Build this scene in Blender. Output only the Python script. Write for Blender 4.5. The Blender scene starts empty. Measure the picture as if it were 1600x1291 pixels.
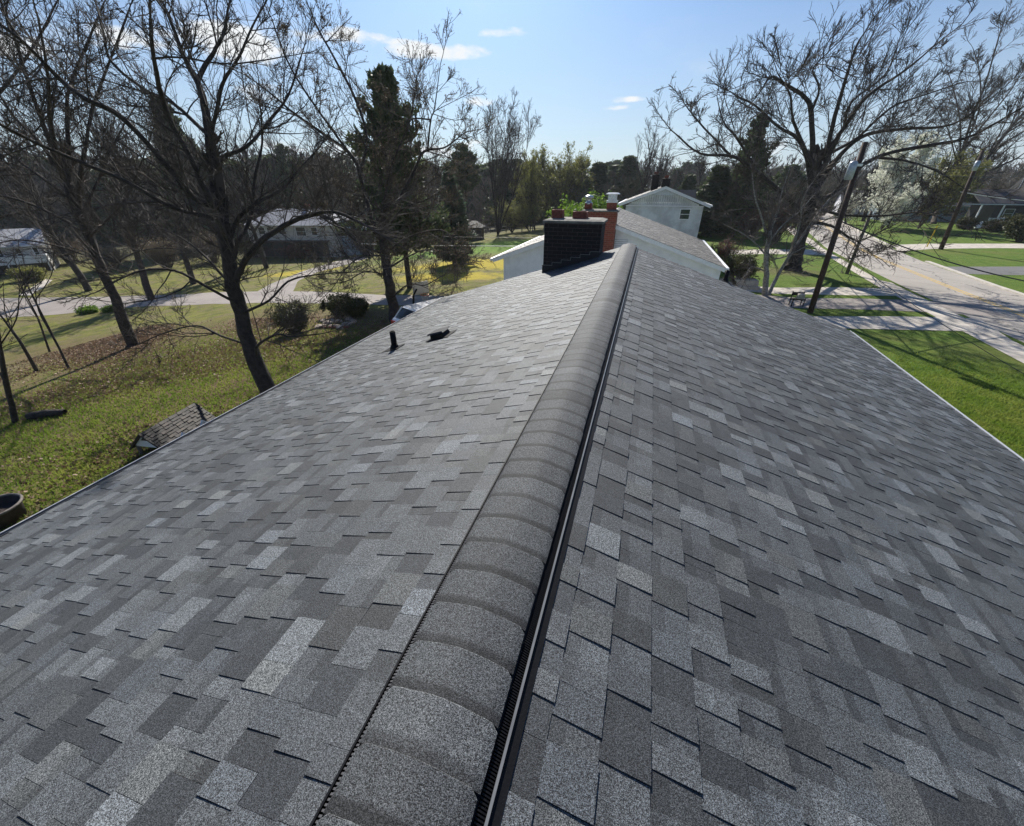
import bpy, math, random
import numpy as np
C = bpy.context.scene.collection
R_ = math.radians
# ---------------------------------------------------------------- camera
H = 6.2
F_PX, PITCH, YAW = 620.0, R_(29.585), R_(17.3)
cam = bpy.data.cameras.new('camera'); co = bpy.data.objects.new('camera', cam); C.objects.link(co)
co.location = (0, 0, H); co.rotation_euler = (math.pi/2-PITCH, 0, YAW)
cam.sensor_width = 36; cam.lens = F_PX/1600*36; cam.shift_y = -5.5/1600
cam.clip_start = .05; cam.clip_end = 3000
bpy.context.scene.camera = co
FW = np.array([-math.sin(YAW)*math.cos(PITCH), math.cos(YAW)*math.cos(PITCH), -math.sin(PITCH)])
RT = np.array([math.cos(YAW), math.sin(YAW), 0.]); UP = np.cross(RT, FW)
HD = np.array([-math.sin(YAW), math.cos(YAW), 0.])
CP = np.array([0, 0, H])
# ---------------------------------------------------------------- light and sky
SAZ, SEL = R_(-22), R_(37)
w = bpy.data.worlds.new('World'); bpy.context.scene.world = w; w.use_nodes = True
SUN_S, SKY_S = 4.8, .062
sd = bpy.data.lights.new('sun', 'SUN'); sd.energy = SUN_S; sd.angle = R_(.5); sd.color = (1, .95, .87)
so = bpy.data.objects.new('sun', sd); C.objects.link(so)
so.rotation_euler = (math.pi/2-SEL, 0, math.pi-SAZ)
vs = bpy.context.scene.view_settings
vs.view_transform = 'Standard'; vs.look = 'None'; vs.gamma = 1; vs.exposure = 0.62

def ray(px, py): return FW*F_PX+RT*(px-800)-UP*(py-640)
def smooth(a, b, x):
    t = np.clip((x-a)/(b-a), 0, 1); return t*t*(3-2*t)
def gz(x, y):
    x = np.asarray(x, float); y = np.asarray(y, float)
    return (-4.4*smooth(7, 52, -x)*smooth(-40, 0, y+30)
            + .10*np.sin(x*.31+1)*np.sin(y*.23)*smooth(6, 14, -x)
            + 0*y)
def G(px, py, dz=0.):
    r = ray(px, py); z = 0.
    for i in range(25):
        t = (z+dz-H)/r[2]; P = CP+r*t; z = float(gz(P[0], P[1]))
    P[2] = z+dz; return P
def AD(px, py, d):
    r = ray(px, py); return CP+r*(d/(r@HD))
def dist(P): return float(np.asarray(P)@HD)
def pix(P):
    d = np.asarray(P)-CP; z = d@FW; return 800+F_PX*(d@RT)/z, 640-F_PX*(d@UP)/z

# ---- world shader
nt = w.node_tree; N = nt.nodes; N.clear()
class NT:
    def __init__(s, nt): s.nt = nt
    def n(s, t, **k):
        o = s.nt.nodes.new(t)
        for a, b in k.items():
            if a.startswith('i_'): o.inputs[int(a[2:]) if a[2:].isdigit() else a[2:].replace('_', ' ')].default_value = b
            else: setattr(o, a, b)
        return o
    def l(s, a, b): s.nt.links.new(a, b)
    def m(s, op, a, b=None, c=None, clamp=False):
        o = s.nt.nodes.new('ShaderNodeMath'); o.operation = op; o.use_clamp = clamp
        for i, v in enumerate((a, b, c)):
            if v is None: continue
            if isinstance(v, (int, float)): o.inputs[i].default_value = v
            else: s.l(v, o.inputs[i])
        return o.outputs[0]
    def mix(s, f, a, b, bt='MIX'):
        o = s.nt.nodes.new('ShaderNodeMix'); o.data_type = 'RGBA'; o.blend_type = bt; o.clamp_factor = True
        for i, v in ((0, f), (6, a), (7, b)):
            if isinstance(v, (int, float)): o.inputs[i].default_value = v
            elif isinstance(v, tuple): o.inputs[i].default_value = v if len(v) == 4 else v+(1,)
            else: s.l(v, o.inputs[i])
        return o.outputs[2]
    def ss(s, x, a, b):
        o = s.nt.nodes.new('ShaderNodeMapRange'); o.interpolation_type = 'SMOOTHSTEP'
        o.inputs[1].default_value = a; o.inputs[2].default_value = b; s.l(x, o.inputs[0]); return o.outputs[0]
    def noise(s, vec, scale, detail=2, rough=.5, out=0):
        o = s.nt.nodes.new('ShaderNodeTexNoise'); o.inputs['Scale'].default_value = scale
        o.inputs['Detail'].default_value = detail; o.inputs['Roughness'].default_value = rough
        if vec is not None: s.l(vec, o.inputs['Vector'])
        return o.outputs[out]
W = NT(nt)
sky = W.n('ShaderNodeTexSky', sky_type='NISHITA', sun_disc=False, sun_elevation=SEL, sun_rotation=SAZ,
          altitude=200, air_density=1.0, dust_density=1.3, ozone_density=1.6)
tc = W.n('ShaderNodeTexCoord'); sx = W.n('ShaderNodeSeparateXYZ'); W.l(tc.outputs['Generated'], sx.inputs[0])
az = W.m('ARCTAN2', sx.outputs[0], sx.outputs[1]); el = W.m('ARCSINE', sx.outputs[2])
cb = W.n('ShaderNodeCombineXYZ'); W.l(W.m('MULTIPLY', az, 1.0), cb.inputs[0]); W.l(W.m('MULTIPLY', el, 2.6), cb.inputs[1])
blobs = [(20, 70, 120, 26, .85), (190, 60, 90, 20, .85), (360, 68, 110, 30, 1.0), (470, 55, 50, 16, .7), (545, 60, 50, 16, .8), (590, 58, 30, 9, .7),
         (690, 82, 75, 13, 1), (650, 78, 40, 13, .9), (620, 65, 22, 8, .7), (760, 158, 42, 8, .9), (785, 52, 50, 9, .7), (975, 155, 36, 6, .85),
         (965, 169, 22, 5, .7), (860, 172, 30, 4, .4), (1320, 95, 60, 6, .5), (250, 120, 60, 14, .5), (420, 150, 60, 14, .5), (700, 235, 140, 20, .6), (500, 240, 200, 22, .6), (1200, 225, 200, 16, .5)]
acc = None
for px, py, wx, wy, s in blobs:
    d = ray(px, py); d /= np.linalg.norm(d); a0 = math.atan2(d[0], d[1]); e0 = math.asin(d[2])
    d2 = ray(px+wx, py); d2 /= np.linalg.norm(d2); wa = abs(math.atan2(d2[0], d2[1])-a0)
    d3 = ray(px, py-wy); d3 /= np.linalg.norm(d3); we = abs(math.asin(d3[2])-e0)
    qa = W.m('POWER', W.m('DIVIDE', W.m('SUBTRACT', az, a0), wa), 2); qe = W.m('POWER', W.m('DIVIDE', W.m('SUBTRACT', el, e0), we), 2)
    v = W.m('MULTIPLY', W.m('SUBTRACT', 1.0, W.m('MULTIPLY', W.m('ADD', qa, qe), .5), clamp=True), s)
    acc = v if acc is None else W.m('MAXIMUM', acc, v)
nz = W.noise(cb.outputs[0], 11, 7, .62); nz2 = W.noise(cb.outputs[0], 3.0, 5, .6)
dens = W.ss(W.m('ADD', W.m('MULTIPLY', acc, 1.0), W.m('MULTIPLY', W.m('SUBTRACT', nz, .5), 2.4)), .42, .95)
wisp = W.m('MULTIPLY', W.ss(nz2, .52, .8), .35)
haz = W.m('MULTIPLY', W.m('SUBTRACT', 1.0, W.m('DIVIDE', el, .34), clamp=True), .7)
gr = W.m('MAXIMUM', W.m('MULTIPLY', dens, 1.0), wisp)
sk = W.mix(1.0, sky.outputs[0], (.50, .76, 1.08), 'MULTIPLY')
c1 = W.mix(haz, sk, (7.0, 7.9, 8.4))
c2 = W.mix(gr, c1, (9.6, 9.9, 10.1))
bg = W.n('ShaderNodeBackground'); bg.inputs[1].default_value = SKY_S; W.l(c2, bg.inputs[0])
wo = W.n('ShaderNodeOutputWorld'); W.l(bg.outputs[0], wo.inputs[0])

# ================================================================= helpers
def tag(o, label=None, cat=None, group=None, kind=None):
    if label: o['label'] = label
    if cat: o['category'] = cat
    if group: o['group'] = group
    if kind: o['kind'] = kind
    return o
def thing(name, loc, label, cat, group=None, rz=0):
    o = bpy.data.objects.new(name, None); C.objects.link(o); o.location = tuple(float(v) for v in loc); o.rotation_euler = (0, 0, rz)
    o.empty_display_size = .2
    return tag(o, label, cat, group)
def npmesh(name, V, Fs, mat, parent=None, smooth_=False, attrs=None, off=None):
    """V (n,3); Fs list of int arrays (m,3) or (m,4)"""
    V = np.asarray(V, np.float32)
    if off is not None: V = V-np.asarray(off, np.float32)
    me = bpy.data.meshes.new(name)
    if isinstance(Fs, np.ndarray): Fs = [Fs]
    Fs = [f for f in Fs if len(f)]
    me.vertices.add(len(V)); me.vertices.foreach_set('co', V.ravel())
    tot = sum(f.size for f in Fs); me.loops.add(tot)
    me.loops.foreach_set('vertex_index', np.concatenate([f.ravel() for f in Fs]).astype(np.int32))
    cnt = np.concatenate([np.full(len(f), f.shape[1], np.int32) for f in Fs])
    me.polygons.add(len(cnt)); st = np.concatenate([[0], np.cumsum(cnt)[:-1]]).astype(np.int32)
    me.polygons.foreach_set('loop_start', st)
    try: me.polygons.foreach_set('loop_total', cnt)
    except Exception: pass
    me.polygons.foreach_set('use_smooth', np.full(len(cnt), smooth_, bool))
    me.update(calc_edges=True)
    if attrs:
        for k, a in attrs.items():
            at = me.attributes.new(k, 'FLOAT', 'POINT'); at.data.foreach_set('value', np.asarray(a, np.float32))
    me.materials.append(mat)
    o = bpy.data.objects.new(name, me); C.objects.link(o)
    if parent: o.parent = parent
    return o
class MB:
    """collects plain shapes into one mesh"""
    def __init__(s): s.v = []; s.f = []
    def add(s, vs, fs):
        b = len(s.v); s.v += [tuple(float(c) for c in v) for v in vs]; s.f += [tuple(b+i for i in f) for f in fs]; return s
    def box(s, c, d, rz=0, ax=None):
        hx, hy, hz = d[0]/2, d[1]/2, d[2]/2; cs, sn = math.cos(rz), math.sin(rz); vs = []
        for z in (-hz, hz):
            for x, y in ((-hx, -hy), (hx, -hy), (hx, hy), (-hx, hy)):
                vs.append((c[0]+x*cs-y*sn, c[1]+x*sn+y*cs, c[2]+z))
        return s.add(vs, [(3, 2, 1, 0), (4, 5, 6, 7), (0, 1, 5, 4), (1, 2, 6, 5), (2, 3, 7, 6), (3, 0, 4, 7)])
    def hexa(s, b, t):
        n = len(b); return s.add(list(b)+list(t), [tuple(reversed(range(n))), tuple(range(n, 2*n))]+[(i, (i+1) % n, n+(i+1) % n, n+i) for i in range(n)])
    def bar(s, a, b, r, k=8, r2=None):
        a = np.array(a, float); b = np.array(b, float); r2 = r if r2 is None else r2; d = b-a; d /= np.linalg.norm(d)+1e-9
        u = np.cross(d, [0, 0, 1] if abs(d[2]) < .9 else [1, 0, 0]); u /= np.linalg.norm(u); v = np.cross(d, u)
        vs = [a+r*(math.cos(t)*u+math.sin(t)*v) for t in np.arange(k)*2*math.pi/k]+[b+r2*(math.cos(t)*u+math.sin(t)*v) for t in np.arange(k)*2*math.pi/k]
        return s.add(vs, [tuple(reversed(range(k))), tuple(range(k, 2*k))]+[(i, (i+1) % k, k+(i+1) % k, k+i) for i in range(k)])
    def lathe(s, c, prof, k=20):
        vs = []; fs = []
        for r, z in prof: vs += [(c[0]+r*math.cos(t), c[1]+r*math.sin(t), c[2]+z) for t in np.arange(k)*2*math.pi/k]
        for j in range(len(prof)-1): fs += [(j*k+i, j*k+(i+1) % k, (j+1)*k+(i+1) % k, (j+1)*k+i) for i in range(k)]
        fs += [tuple(reversed(range(k))), tuple(range((len(prof)-1)*k, len(prof)*k))]
        return s.add(vs, fs)
    def prism(s, pts, d):
        """extrude polygon (3d pts) by vector d"""
        d = np.array(d, float); return s.hexa([np.array(p, float) for p in pts], [np.array(p, float)+d for p in pts])
    def build(s, name, mat, parent=None, off=None, bevel=0, smooth_=False):
        me = bpy.data.meshes.new(name); o3 = np.array(off if off is not None else (0, 0, 0), float)
        me.from_pydata([tuple(np.array(v)-o3) for v in s.v], [], s.f); me.materials.append(mat); me.update()
        import bmesh
        bm = bmesh.new(); bm.from_mesh(me); bmesh.ops.recalc_face_normals(bm, faces=bm.faces)
        if bevel: bmesh.ops.bevel(bm, geom=bm.edges[:], offset=bevel, segments=2, affect='EDGES', profile=.6)
        if smooth_:
            for f in bm.faces: f.smooth = len(f.verts) == 4
        bm.to_mesh(me); bm.free()
        o = bpy.data.objects.new(name, me); C.objects.link(o)
        if parent: o.parent = parent
        return o

# ================================================================= materials
def newmat(name):
    m = bpy.data.materials.new(name); m.use_nodes = True; t = NT(m.node_tree)
    b = m.node_tree.nodes['Principled BSDF']; return m, t, b
def bump(t, b, h, s=.4, d=.01):
    o = t.n('ShaderNodeBump'); o.inputs['Strength'].default_value = s; o.inputs['Distance'].default_value = d
    t.l(h, o.inputs['Height']); t.l(o.outputs[0], b.inputs['Normal'])
def simple(name, col, rough=.7, var=.25, scale=8, metal=0, bumps=.3, spec=.5, detail=5, col2=None, bd=.01):
    m, t, b = newmat(name); tc = t.n('ShaderNodeTexCoord'); n = t.noise(tc.outputs['Object'], scale, detail, .6)
    c2 = col2 or tuple(c*(1-var) for c in col)
    c = t.mix(t.ss(n, .32, .68), tuple(min(1, x*(1+var*.5)) for x in col), c2)
    t.l(c, b.inputs['Base Color']); b.inputs['Roughness'].default_value = rough; b.inputs['Metallic'].default_value = metal
    b.inputs['Specular IOR Level'].default_value = spec
    if bumps: bump(t, b, t.noise(tc.outputs['Object'], scale*4, 4), bumps, bd)
    return m
def shingle_mat(name, dark, mid, light, gran=420, rough=.62, contrast=1.35, spec=.5, stain=1, tinted=1.0):
    m, t, b = newmat(name); tc = t.n('ShaderNodeTexCoord'); ob = tc.outputs['Object']
    at = t.n('ShaderNodeAttribute', attribute_name='tone').outputs['Fac']
    g1 = t.noise(ob, gran, 1, .5); g2 = t.noise(ob, gran*.42, 2, .6); big = t.noise(ob, 1.3, 4, .6); md = t.noise(ob, 14, 3, .6)
    tone = t.m('ADD', at, t.m('MULTIPLY', t.m('SUBTRACT', md, .5), .35))
    c = t.mix(t.ss(tone, 0, .5), dark, mid); c = t.mix(t.ss(tone, .5, 1.0), c, light)
    ti = t.n('ShaderNodeAttribute', attribute_name='tint').outputs['Fac']
    c = t.mix(t.m('MULTIPLY', t.ss(ti, .72, .95), tinted), c, t.mix(1.0, c, (.98, 1.0, 1.03), 'MULTIPLY')); c = t.mix(t.m('MULTIPLY', t.ss(t.m('SUBTRACT', 1.0, ti), .74, .95), tinted), c, t.mix(1.0, c, (1.04, 1.01, .95), 'MULTIPLY'))
    v1 = t.m('MULTIPLY', t.m('SUBTRACT', g1, .5), 4.6*contrast); v2 = t.m('MULTIPLY', t.m('SUBTRACT', g2, .5), 2.6*contrast)
    sp = t.m('MAXIMUM', t.m('ADD', t.m('ADD', 1.0, v1), v2), .12)
    sp = t.m('MULTIPLY', sp, t.m('ADD', .85, t.m('MULTIPLY', big, .3*stain)))
    hs = t.n('ShaderNodeVectorMath', operation='SCALE'); t.l(c, hs.inputs[0]); t.l(sp, hs.inputs['Scale'])
    t.l(hs.outputs[0], b.inputs['Base Color']); b.inputs['Roughness'].default_value = rough; b.inputs['Specular IOR Level'].default_value = spec
    bump(t, b, t.m('ADD', g1, g2), .55, .0022)
    return m
M = {}
M['shingle'] = shingle_mat('charcoal_shingle', (.027, .030, .033), (.060, .066, .071), (.120, .131, .139), rough=.7, contrast=1.6)
M['cap'] = shingle_mat('cap_shingle', (.020, .021, .022), (.060, .064, .067), (.12, .128, .132), rough=.75, spec=.35, contrast=1.5, tinted=0.)
M['shingle_brown'] = shingle_mat('weathered_shingle', (.07, .065, .06), (.125, .117, .108), (.18, .17, .16), gran=160, contrast=.6)
M['shingle_dark'] = shingle_mat('dark_shingle', (.03, .03, .032), (.06, .06, .062), (.1, .1, .105), gran=120, contrast=.5)
M['shingle_wood'] = shingle_mat('small_wood_shingle', (.006, .005, .005), (.018, .013, .011), (.07, .05, .038), gran=140, contrast=.6)
M['black'] = simple('black_plastic', (.006, .006, .007), .55, .2, 30, bumps=.1, spec=.2)
M['blackm'] = simple('black_rail', (.018, .018, .02), .5, .2, 30, bumps=.05, spec=.35)
M['tangutter'] = simple('tan_gutter', (.30, .28, .26), .5, .2, 10, bumps=.05)
M['dimrail'] = simple('vent_rail_edge', (.17, .175, .18), .4, .2, 10, bumps=0)
M['fin'] = simple('vent_fin', (.10, .10, .105), .5, .2, 10, bumps=0)
M['rail'] = simple('pale_rail', (.42, .43, .44), .35, .15, 30, bumps=.05)
M['white'] = simple('white_siding', (.74, .76, .80), .55, .10, 3, bumps=.1)
M['white2'] = simple('weathered_white_siding', (.60, .62, .62), .6, .28, 1.1, bumps=.15)
M['greyroof'] = simple('grey_roofing', (.38, .38, .39), .95, .2, 4, spec=.2)
M['trim'] = simple('white_trim', (.74, .75, .76), .5, .08, 6, bumps=.05)
M['cream'] = simple('cream_siding', (.50, .48, .44), .6, .15, 2)
M['bluewall'] = simple('pale_blue_siding', (.28, .37, .44), .6, .15, 2)
M['darkwall'] = simple('dark_siding', (.03, .03, .032), .6, .2, 3)
M['galv'] = simple('galvanised_metal', (.55, .57, .58), .32, .25, 18, metal=.9, bumps=.1)
M['greymetal'] = simple('grey_metal', (.40, .44, .48), .4, .2, 10, metal=.4, bumps=.05)
M['clay'] = simple('clay_flue', (.20, .055, .035), .8, .35, 16)
M['crown'] = simple('concrete_crown', (.19, .18, .155), .9, .4, 9)
M['concrete'] = simple('concrete', (.50, .45, .385), .9, .28, 1.6, detail=8, bumps=.25)
M['kerb'] = simple('kerb_concrete', (.50, .46, .40), .9, .18, 3)
M['step'] = simple('pale_stone', (.5, .44, .36), .9, .25, 4)
M['pole'] = simple('creosote_wood', (.055, .032, .024), .85, .4, 12)
M['greypole'] = simple('grey_wood', (.17, .15, .13), .85, .3, 12)
M['wire'] = simple('cable_black', (.02, .02, .02), .5, .1, 5, bumps=0)
M['wirew'] = simple('cable_pale', (.62, .62, .6), .5, .1, 5, bumps=0)
M['yellow'] = simple('yellow_guard', (.78, .55, .02), .5, .1, 5, bumps=0)
M['bark'] = simple('dark_bark', (.048, .039, .034), .95, .5, 7, bumps=.8, bd=.03)
M['bark2'] = simple('brown_bark', (.10, .078, .062), .95, .4, 7, bumps=.8, bd=.03)
M['barkpale'] = simple('pale_bark', (.25, .235, .21), .9, .55, 9, bumps=.5)
M['twig'] = simple('twig_bark', (.070, .055, .046), .9, .4, .8, bumps=0)
M['twig2'] = simple('grey_twig_bark', (.135, .11, .095), .9, .35, .8, bumps=0)
M['woodland'] = simple('woodland_twigs', (.15, .122, .10), .95, .45, .12, bumps=0, col2=(.10, .092, .062))  # colour lightened to stand in for haze over the far trees
def leafmat(name, c1, c2, tr=.25, scale=1.2):
    m, t, b = newmat(name); tc = t.n('ShaderNodeTexCoord')
    n = t.noise(tc.outputs['Object'], scale, 5, .65)
    c = t.mix(t.ss(n, .35, .65), c1, c2); t.l(c, b.inputs['Base Color']); b.inputs['Roughness'].default_value = .6
    b.inputs['Specular IOR Level'].default_value = .3
    ts = t.n('ShaderNodeBsdfTranslucent'); t.l(c, ts.inputs[0]); mx = t.n('ShaderNodeMixShader'); mx.inputs[0].default_value = tr
    t.l(b.outputs[0], mx.inputs[1]); t.l(ts.outputs[0], mx.inputs[2])
    t.l(mx.outputs[0], m.node_tree.nodes['Material Output'].inputs[0]); return m
M['needle'] = leafmat('dark_needles', (.055, .078, .036), (.10, .125, .055), .35)
M['needle2'] = leafmat('bluish_needles', (.055, .085, .06), (.095, .13, .08), .35)
M['bud'] = leafmat('olive_buds', (.24, .24, .07), (.16, .17, .05), .45)
M['leafy'] = leafmat('fresh_leaves', (.17, .27, .03), (.10, .19, .025), .45)
M['blossom'] = leafmat('white_blossom', (.85, .85, .76), (.66, .68, .55), .45)
M['redbud'] = leafmat('russet_buds', (.18, .07, .05), (.12, .06, .045), .3)
M['redbud2'] = leafmat('brown_buds', (.20, .15, .09), (.13, .10, .055), .3)
M['shrub'] = leafmat('shrub_leaves', (.045, .055, .018), (.085, .085, .03), .2)
M['dleaf'] = leafmat('dead_leaves', (.30, .20, .125), (.15, .09, .055), .2, 3)
M['grass'] = leafmat('grass_blades', (.15, .23, .028), (.24, .28, .055), .5, .8)
# glass
m, t, b = newmat('window_glass'); b.inputs['Base Color'].default_value = (.03, .04, .045, 1); b.inputs['Roughness'].default_value = .06; M['glass'] = m
m, t, b = newmat('car_paint'); b.inputs['Base Color'].default_value = (.78, .79, .8, 1); b.inputs['Roughness'].default_value = .18; b.inputs['Coat Weight'].default_value = .6; M['paint'] = m
m, t, b = newmat('tail_lamp'); b.inputs['Base Color'].default_value = (.45, .02, .015, 1); b.inputs['Roughness'].default_value = .2; M['redlamp'] = m
M['green'] = simple('green_canopy', (.03, .16, .13), .5, .2, 4)
M['wood'] = simple('cedar_wood', (.17, .10, .06), .8, .35, 7)
M['oldwood'] = simple('dark_wood', (.045, .032, .026), .85, .4, 6)
M['wallbrown'] = simple('tan_wood', (.30, .21, .14), .8, .3, 8)
M['rock'] = simple('pale_rock', (.36, .30, .25), .9, .4, 3)
M['orange'] = simple('orange_rim', (.5, .09, .02), .5, .1, 5)
M['net'] = simple('net_cord', (.5, .48, .45), .8, .1, 5)
def brick(name, c1, c2, mortar, s=1.0):
    m, t, b = newmat(name); tc = t.n('ShaderNodeTexCoord'); sp = t.n('ShaderNodeSeparateXYZ'); t.l(tc.outputs['Object'], sp.inputs[0])
    cb = t.n('ShaderNodeCombineXYZ'); t.l(t.m('ADD', sp.outputs[0], sp.outputs[1]), cb.inputs[0]); t.l(sp.outputs[2], cb.inputs[1])
    bt = t.n('ShaderNodeTexBrick'); t.l(cb.outputs[0], bt.inputs[0]); bt.inputs['Scale'].default_value = 1
    bt.inputs['Brick Width'].default_value = .21*s; bt.inputs['Row Height'].default_value = .076*s; bt.inputs['Mortar Size'].default_value = .006*s
    bt.inputs['Color1'].default_value = c1+(1,); bt.inputs['Color2'].default_value = c2+(1,); bt.inputs['Mortar'].default_value = mortar+(1,); bt.inputs['Bias'].default_value = -.1
    n = t.noise(tc.outputs['Object'], 18, 5, .7); c = t.mix(t.ss(n, .3, .75), bt.outputs[0], (c1[0]*.45, c1[1]*.45, c1[2]*.45)); 
    c = t.mix(.55, bt.outputs[0], c)
    t.l(c, b.inputs['Base Color']); b.inputs['Roughness'].default_value = .9
    bump(t, b, t.m('SUBTRACT', t.m('MULTIPLY', n, .4), bt.outputs[1]), .7, .008); return m
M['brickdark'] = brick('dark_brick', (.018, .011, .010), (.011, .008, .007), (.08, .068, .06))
M['brickred'] = brick('red_brick', (.30, .072, .042), (.17, .04, .026), (.30, .22, .17), .92)
# asphalt / road
def asphalt(name, c, c2, crack=True):
    m, t, b = newmat(name); tc = t.n('ShaderNodeTexCoord'); ob = tc.outputs['Object']
    n = t.noise(ob, .35, 6, .65); g = t.noise(ob, 45, 3, .7)
    cc = t.mix(t.ss(n, .3, .7), c, c2); cc = t.mix(t.m('MULTIPLY', t.ss(g, .4, .7), .5), cc, tuple(x*.6 for x in c))
    if crack:
        vo = t.n('ShaderNodeTexVoronoi', feature='DISTANCE_TO_EDGE'); vo.inputs['Scale'].default_value = .28
        wn = t.noise(ob, 1.5, 4, .6, 1); mp = t.n('ShaderNodeVectorMath', operation='MULTIPLY_ADD'); t.l(wn, mp.inputs[0]); mp.inputs[1].default_value = (1.2, 1.2, 0); t.l(ob, mp.inputs[2]); t.l(mp.outputs[0], vo.inputs['Vector'])
        k = t.m('SUBTRACT', 1, t.ss(vo.outputs['Distance'], .004, .012)); cc = t.mix(t.m('MULTIPLY', k, .7), cc, (.05, .048, .045))
    t.l(cc, b.inputs['Base Color']); b.inputs['Roughness'].default_value = .88; bump(t, b, g, .4, .006); return m
M['road'] = asphalt('worn_asphalt', (.40, .36, .315), (.30, .27, .24))
M['asphalt'] = asphalt('driveway_asphalt', (.17, .165, .16), (.12, .118, .115))
M['gravel'] = asphalt('pale_driveway', (.31, .27, .24), (.22, .195, .175), False)  # base colour darkened for branch shadows lying across the lane
_m = M['concrete']; _t = NT(_m.node_tree); _b = _m.node_tree.nodes['Principled BSDF']; _l = _b.inputs['Base Color'].links[0].from_socket
_tc = _t.n('ShaderNodeTexCoord'); _s = _t.n('ShaderNodeSeparateXYZ'); _t.l(_tc.outputs['Object'], _s.inputs[0])
_j = _t.m('LESS_THAN', _t.m('MODULO', _t.m('ADD', _s.outputs[1], 300.0), 1.52), .03); _t.l(_t.mix(_t.m('MULTIPLY', _j, .6), _l, (.12, .11, .10)), _b.inputs['Base Color'])
m, t, b = newmat('road_yellow'); tc = t.n('ShaderNodeTexCoord'); n = t.noise(tc.outputs['Object'], 6, 5, .7)
t.l(t.mix(t.ss(n, .45, .7), (.62, .40, .06), (.33, .27, .17)), b.inputs['Base Color']); b.inputs['Roughness'].default_value = .8; M['roadyellow'] = m

# ================================================================= ground
def ground_mat():
    m, t, b = newmat('lawn'); tc = t.n('ShaderNodeTexCoord'); ob = tc.outputs['Object']; s = t.n('ShaderNodeSeparateXYZ'); t.l(ob, s.inputs[0])
    big = t.noise(ob, .22, 5, .6); mid = t.noise(ob, 1.3, 6, .68); fine = t.noise(ob, 9, 5, .72); vf = t.noise(ob, 42, 3, .7)
    g = t.mix(t.ss(mid, .3, .7), (.07, .135, .014), (.145, .205, .03))
    g = t.mix(t.m('MULTIPLY', t.ss(fine, .4, .7), .7), g, (.035, .075, .010))
    g = t.mix(t.m('MULTIPLY', t.ss(vf, .5, .75), .6), g, (.17, .21, .06)); g = t.mix(t.m('MULTIPLY', t.ss(big, .48, .66), .5), g, (.16, .16, .045))
    # yellower, leaf-strewn back yard
    left = t.ss(t.m('MULTIPLY', s.outputs[0], -1), 3, 8)
    oliv = t.mix(t.ss(mid, .35, .65), (.20, .21, .032), (.075, .10, .018)); oliv = t.mix(t.m('MULTIPLY', t.ss(fine, .42, .66), .65), oliv, (.21, .165, .07))
    oliv = t.mix(t.m('MULTIPLY', t.ss(t.noise(ob, .6, 6, .7), .44, .60), .75), oliv, t.mix(t.ss(fine, .4, .6), (.24, .19, .11), (.12, .10, .05)))
    g = t.mix(left, g, oliv)
    def ell(px, py, ra, rb, ang=0):
        P = G(px, py); dx = t.m('SUBTRACT', s.outputs[0], float(P[0])); dy = t.m('SUBTRACT', s.outputs[1], float(P[1])); ca, sa = math.cos(ang), math.sin(ang)
        u = t.m('DIVIDE', t.m('ADD', t.m('MULTIPLY', dx, ca), t.m('MULTIPLY', dy, sa)), ra); v = t.m('DIVIDE', t.m('SUBTRACT', t.m('MULTIPLY', dy, ca), t.m('MULTIPLY', dx, sa)), rb)
        q = t.m('SQRT', t.m('ADD', t.m('POWER', u, 2), t.m('POWER', v, 2)))
        return t.m('SUBTRACT', 1, t.ss(t.m('ADD', q, t.m('MULTIPLY', t.m('SUBTRACT', mid, .5), 1.6)), .5, 1.3))
    for e, amt in ((ell(330, 530, 6, 7), .85), (ell(60, 620, 5, 7), .85), (ell(280, 590, 6.5, 4.0, .4), .85), (ell(150, 640, 5, 2.5, .4), .6), (ell(480, 530, 4.5, 5), .7), (ell(130, 540, 6, 4), .7), (ell(400, 625, 3.5, 2.5), 1.0), (ell(1235, 425, 3, 2), .6), (ell(540, 500, 3.5, 2.5), .9)):
        br = t.mix(t.ss(fine, .35, .65), (.20, .135, .085), (.09, .058, .035)); g = t.mix(t.m('MULTIPLY', t.m('MULTIPLY', e, t.ss(fine, .3, .55)), amt), g, br)
    yel = t.mix(t.ss(fine, .4, .7), (.50, .38, .04), (.31, .29, .04))
    for e in (ell(745, 412, 10, 3.2, -.05), ell(480, 425, 5, 2.6, .5), ell(700, 432, 5, 2, 0)): g = t.mix(t.m('MULTIPLY', e, .85), g, yel)
    lush = ell(760, 388, 16, 7, 0); g = t.mix(t.m('MULTIPLY', lush, .8), g, t.mix(t.ss(mid, .4, .6), (.07, .17, .012), (.14, .26, .02)))
    far = t.ss(t.m('ADD', s.outputs[1], t.m('MULTIPLY', s.outputs[0], -.6)), 75, 110); g = t.mix(far, g, (.07, .065, .035))
    t.l(g, b.inputs['Base Color']); b.inputs['Roughness'].default_value = .95; b.inputs['Specular IOR Level'].default_value = .15
    bump(t, b, t.m('ADD', t.m('MULTIPLY', fine, 1.0), t.m('MULTIPLY', vf, .5)), .9, .07); return m
xs = np.concatenate([np.linspace(-700, -120, 12)[:-1], np.linspace(-120, -45, 26)[:-1], np.linspace(-45, 30, 101)[:-1], np.linspace(30, 120, 31)[:-1], np.linspace(120, 700, 12)])
ys = np.concatenate([np.linspace(-190, -20, 12)[:-1], np.linspace(-20, 60, 101)[:-1], np.linspace(60, 200, 36)[:-1], np.linspace(200, 960, 12)])
X, Y = np.meshgrid(xs, ys); V = np.stack([X, Y, gz(X, Y)], -1).reshape(-1, 3); nx, ny = len(xs), len(ys)
ii = (np.arange(ny-1)[:, None]*nx+np.arange(nx-1)[None]).ravel()
M['lawn'] = ground_mat()
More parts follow.
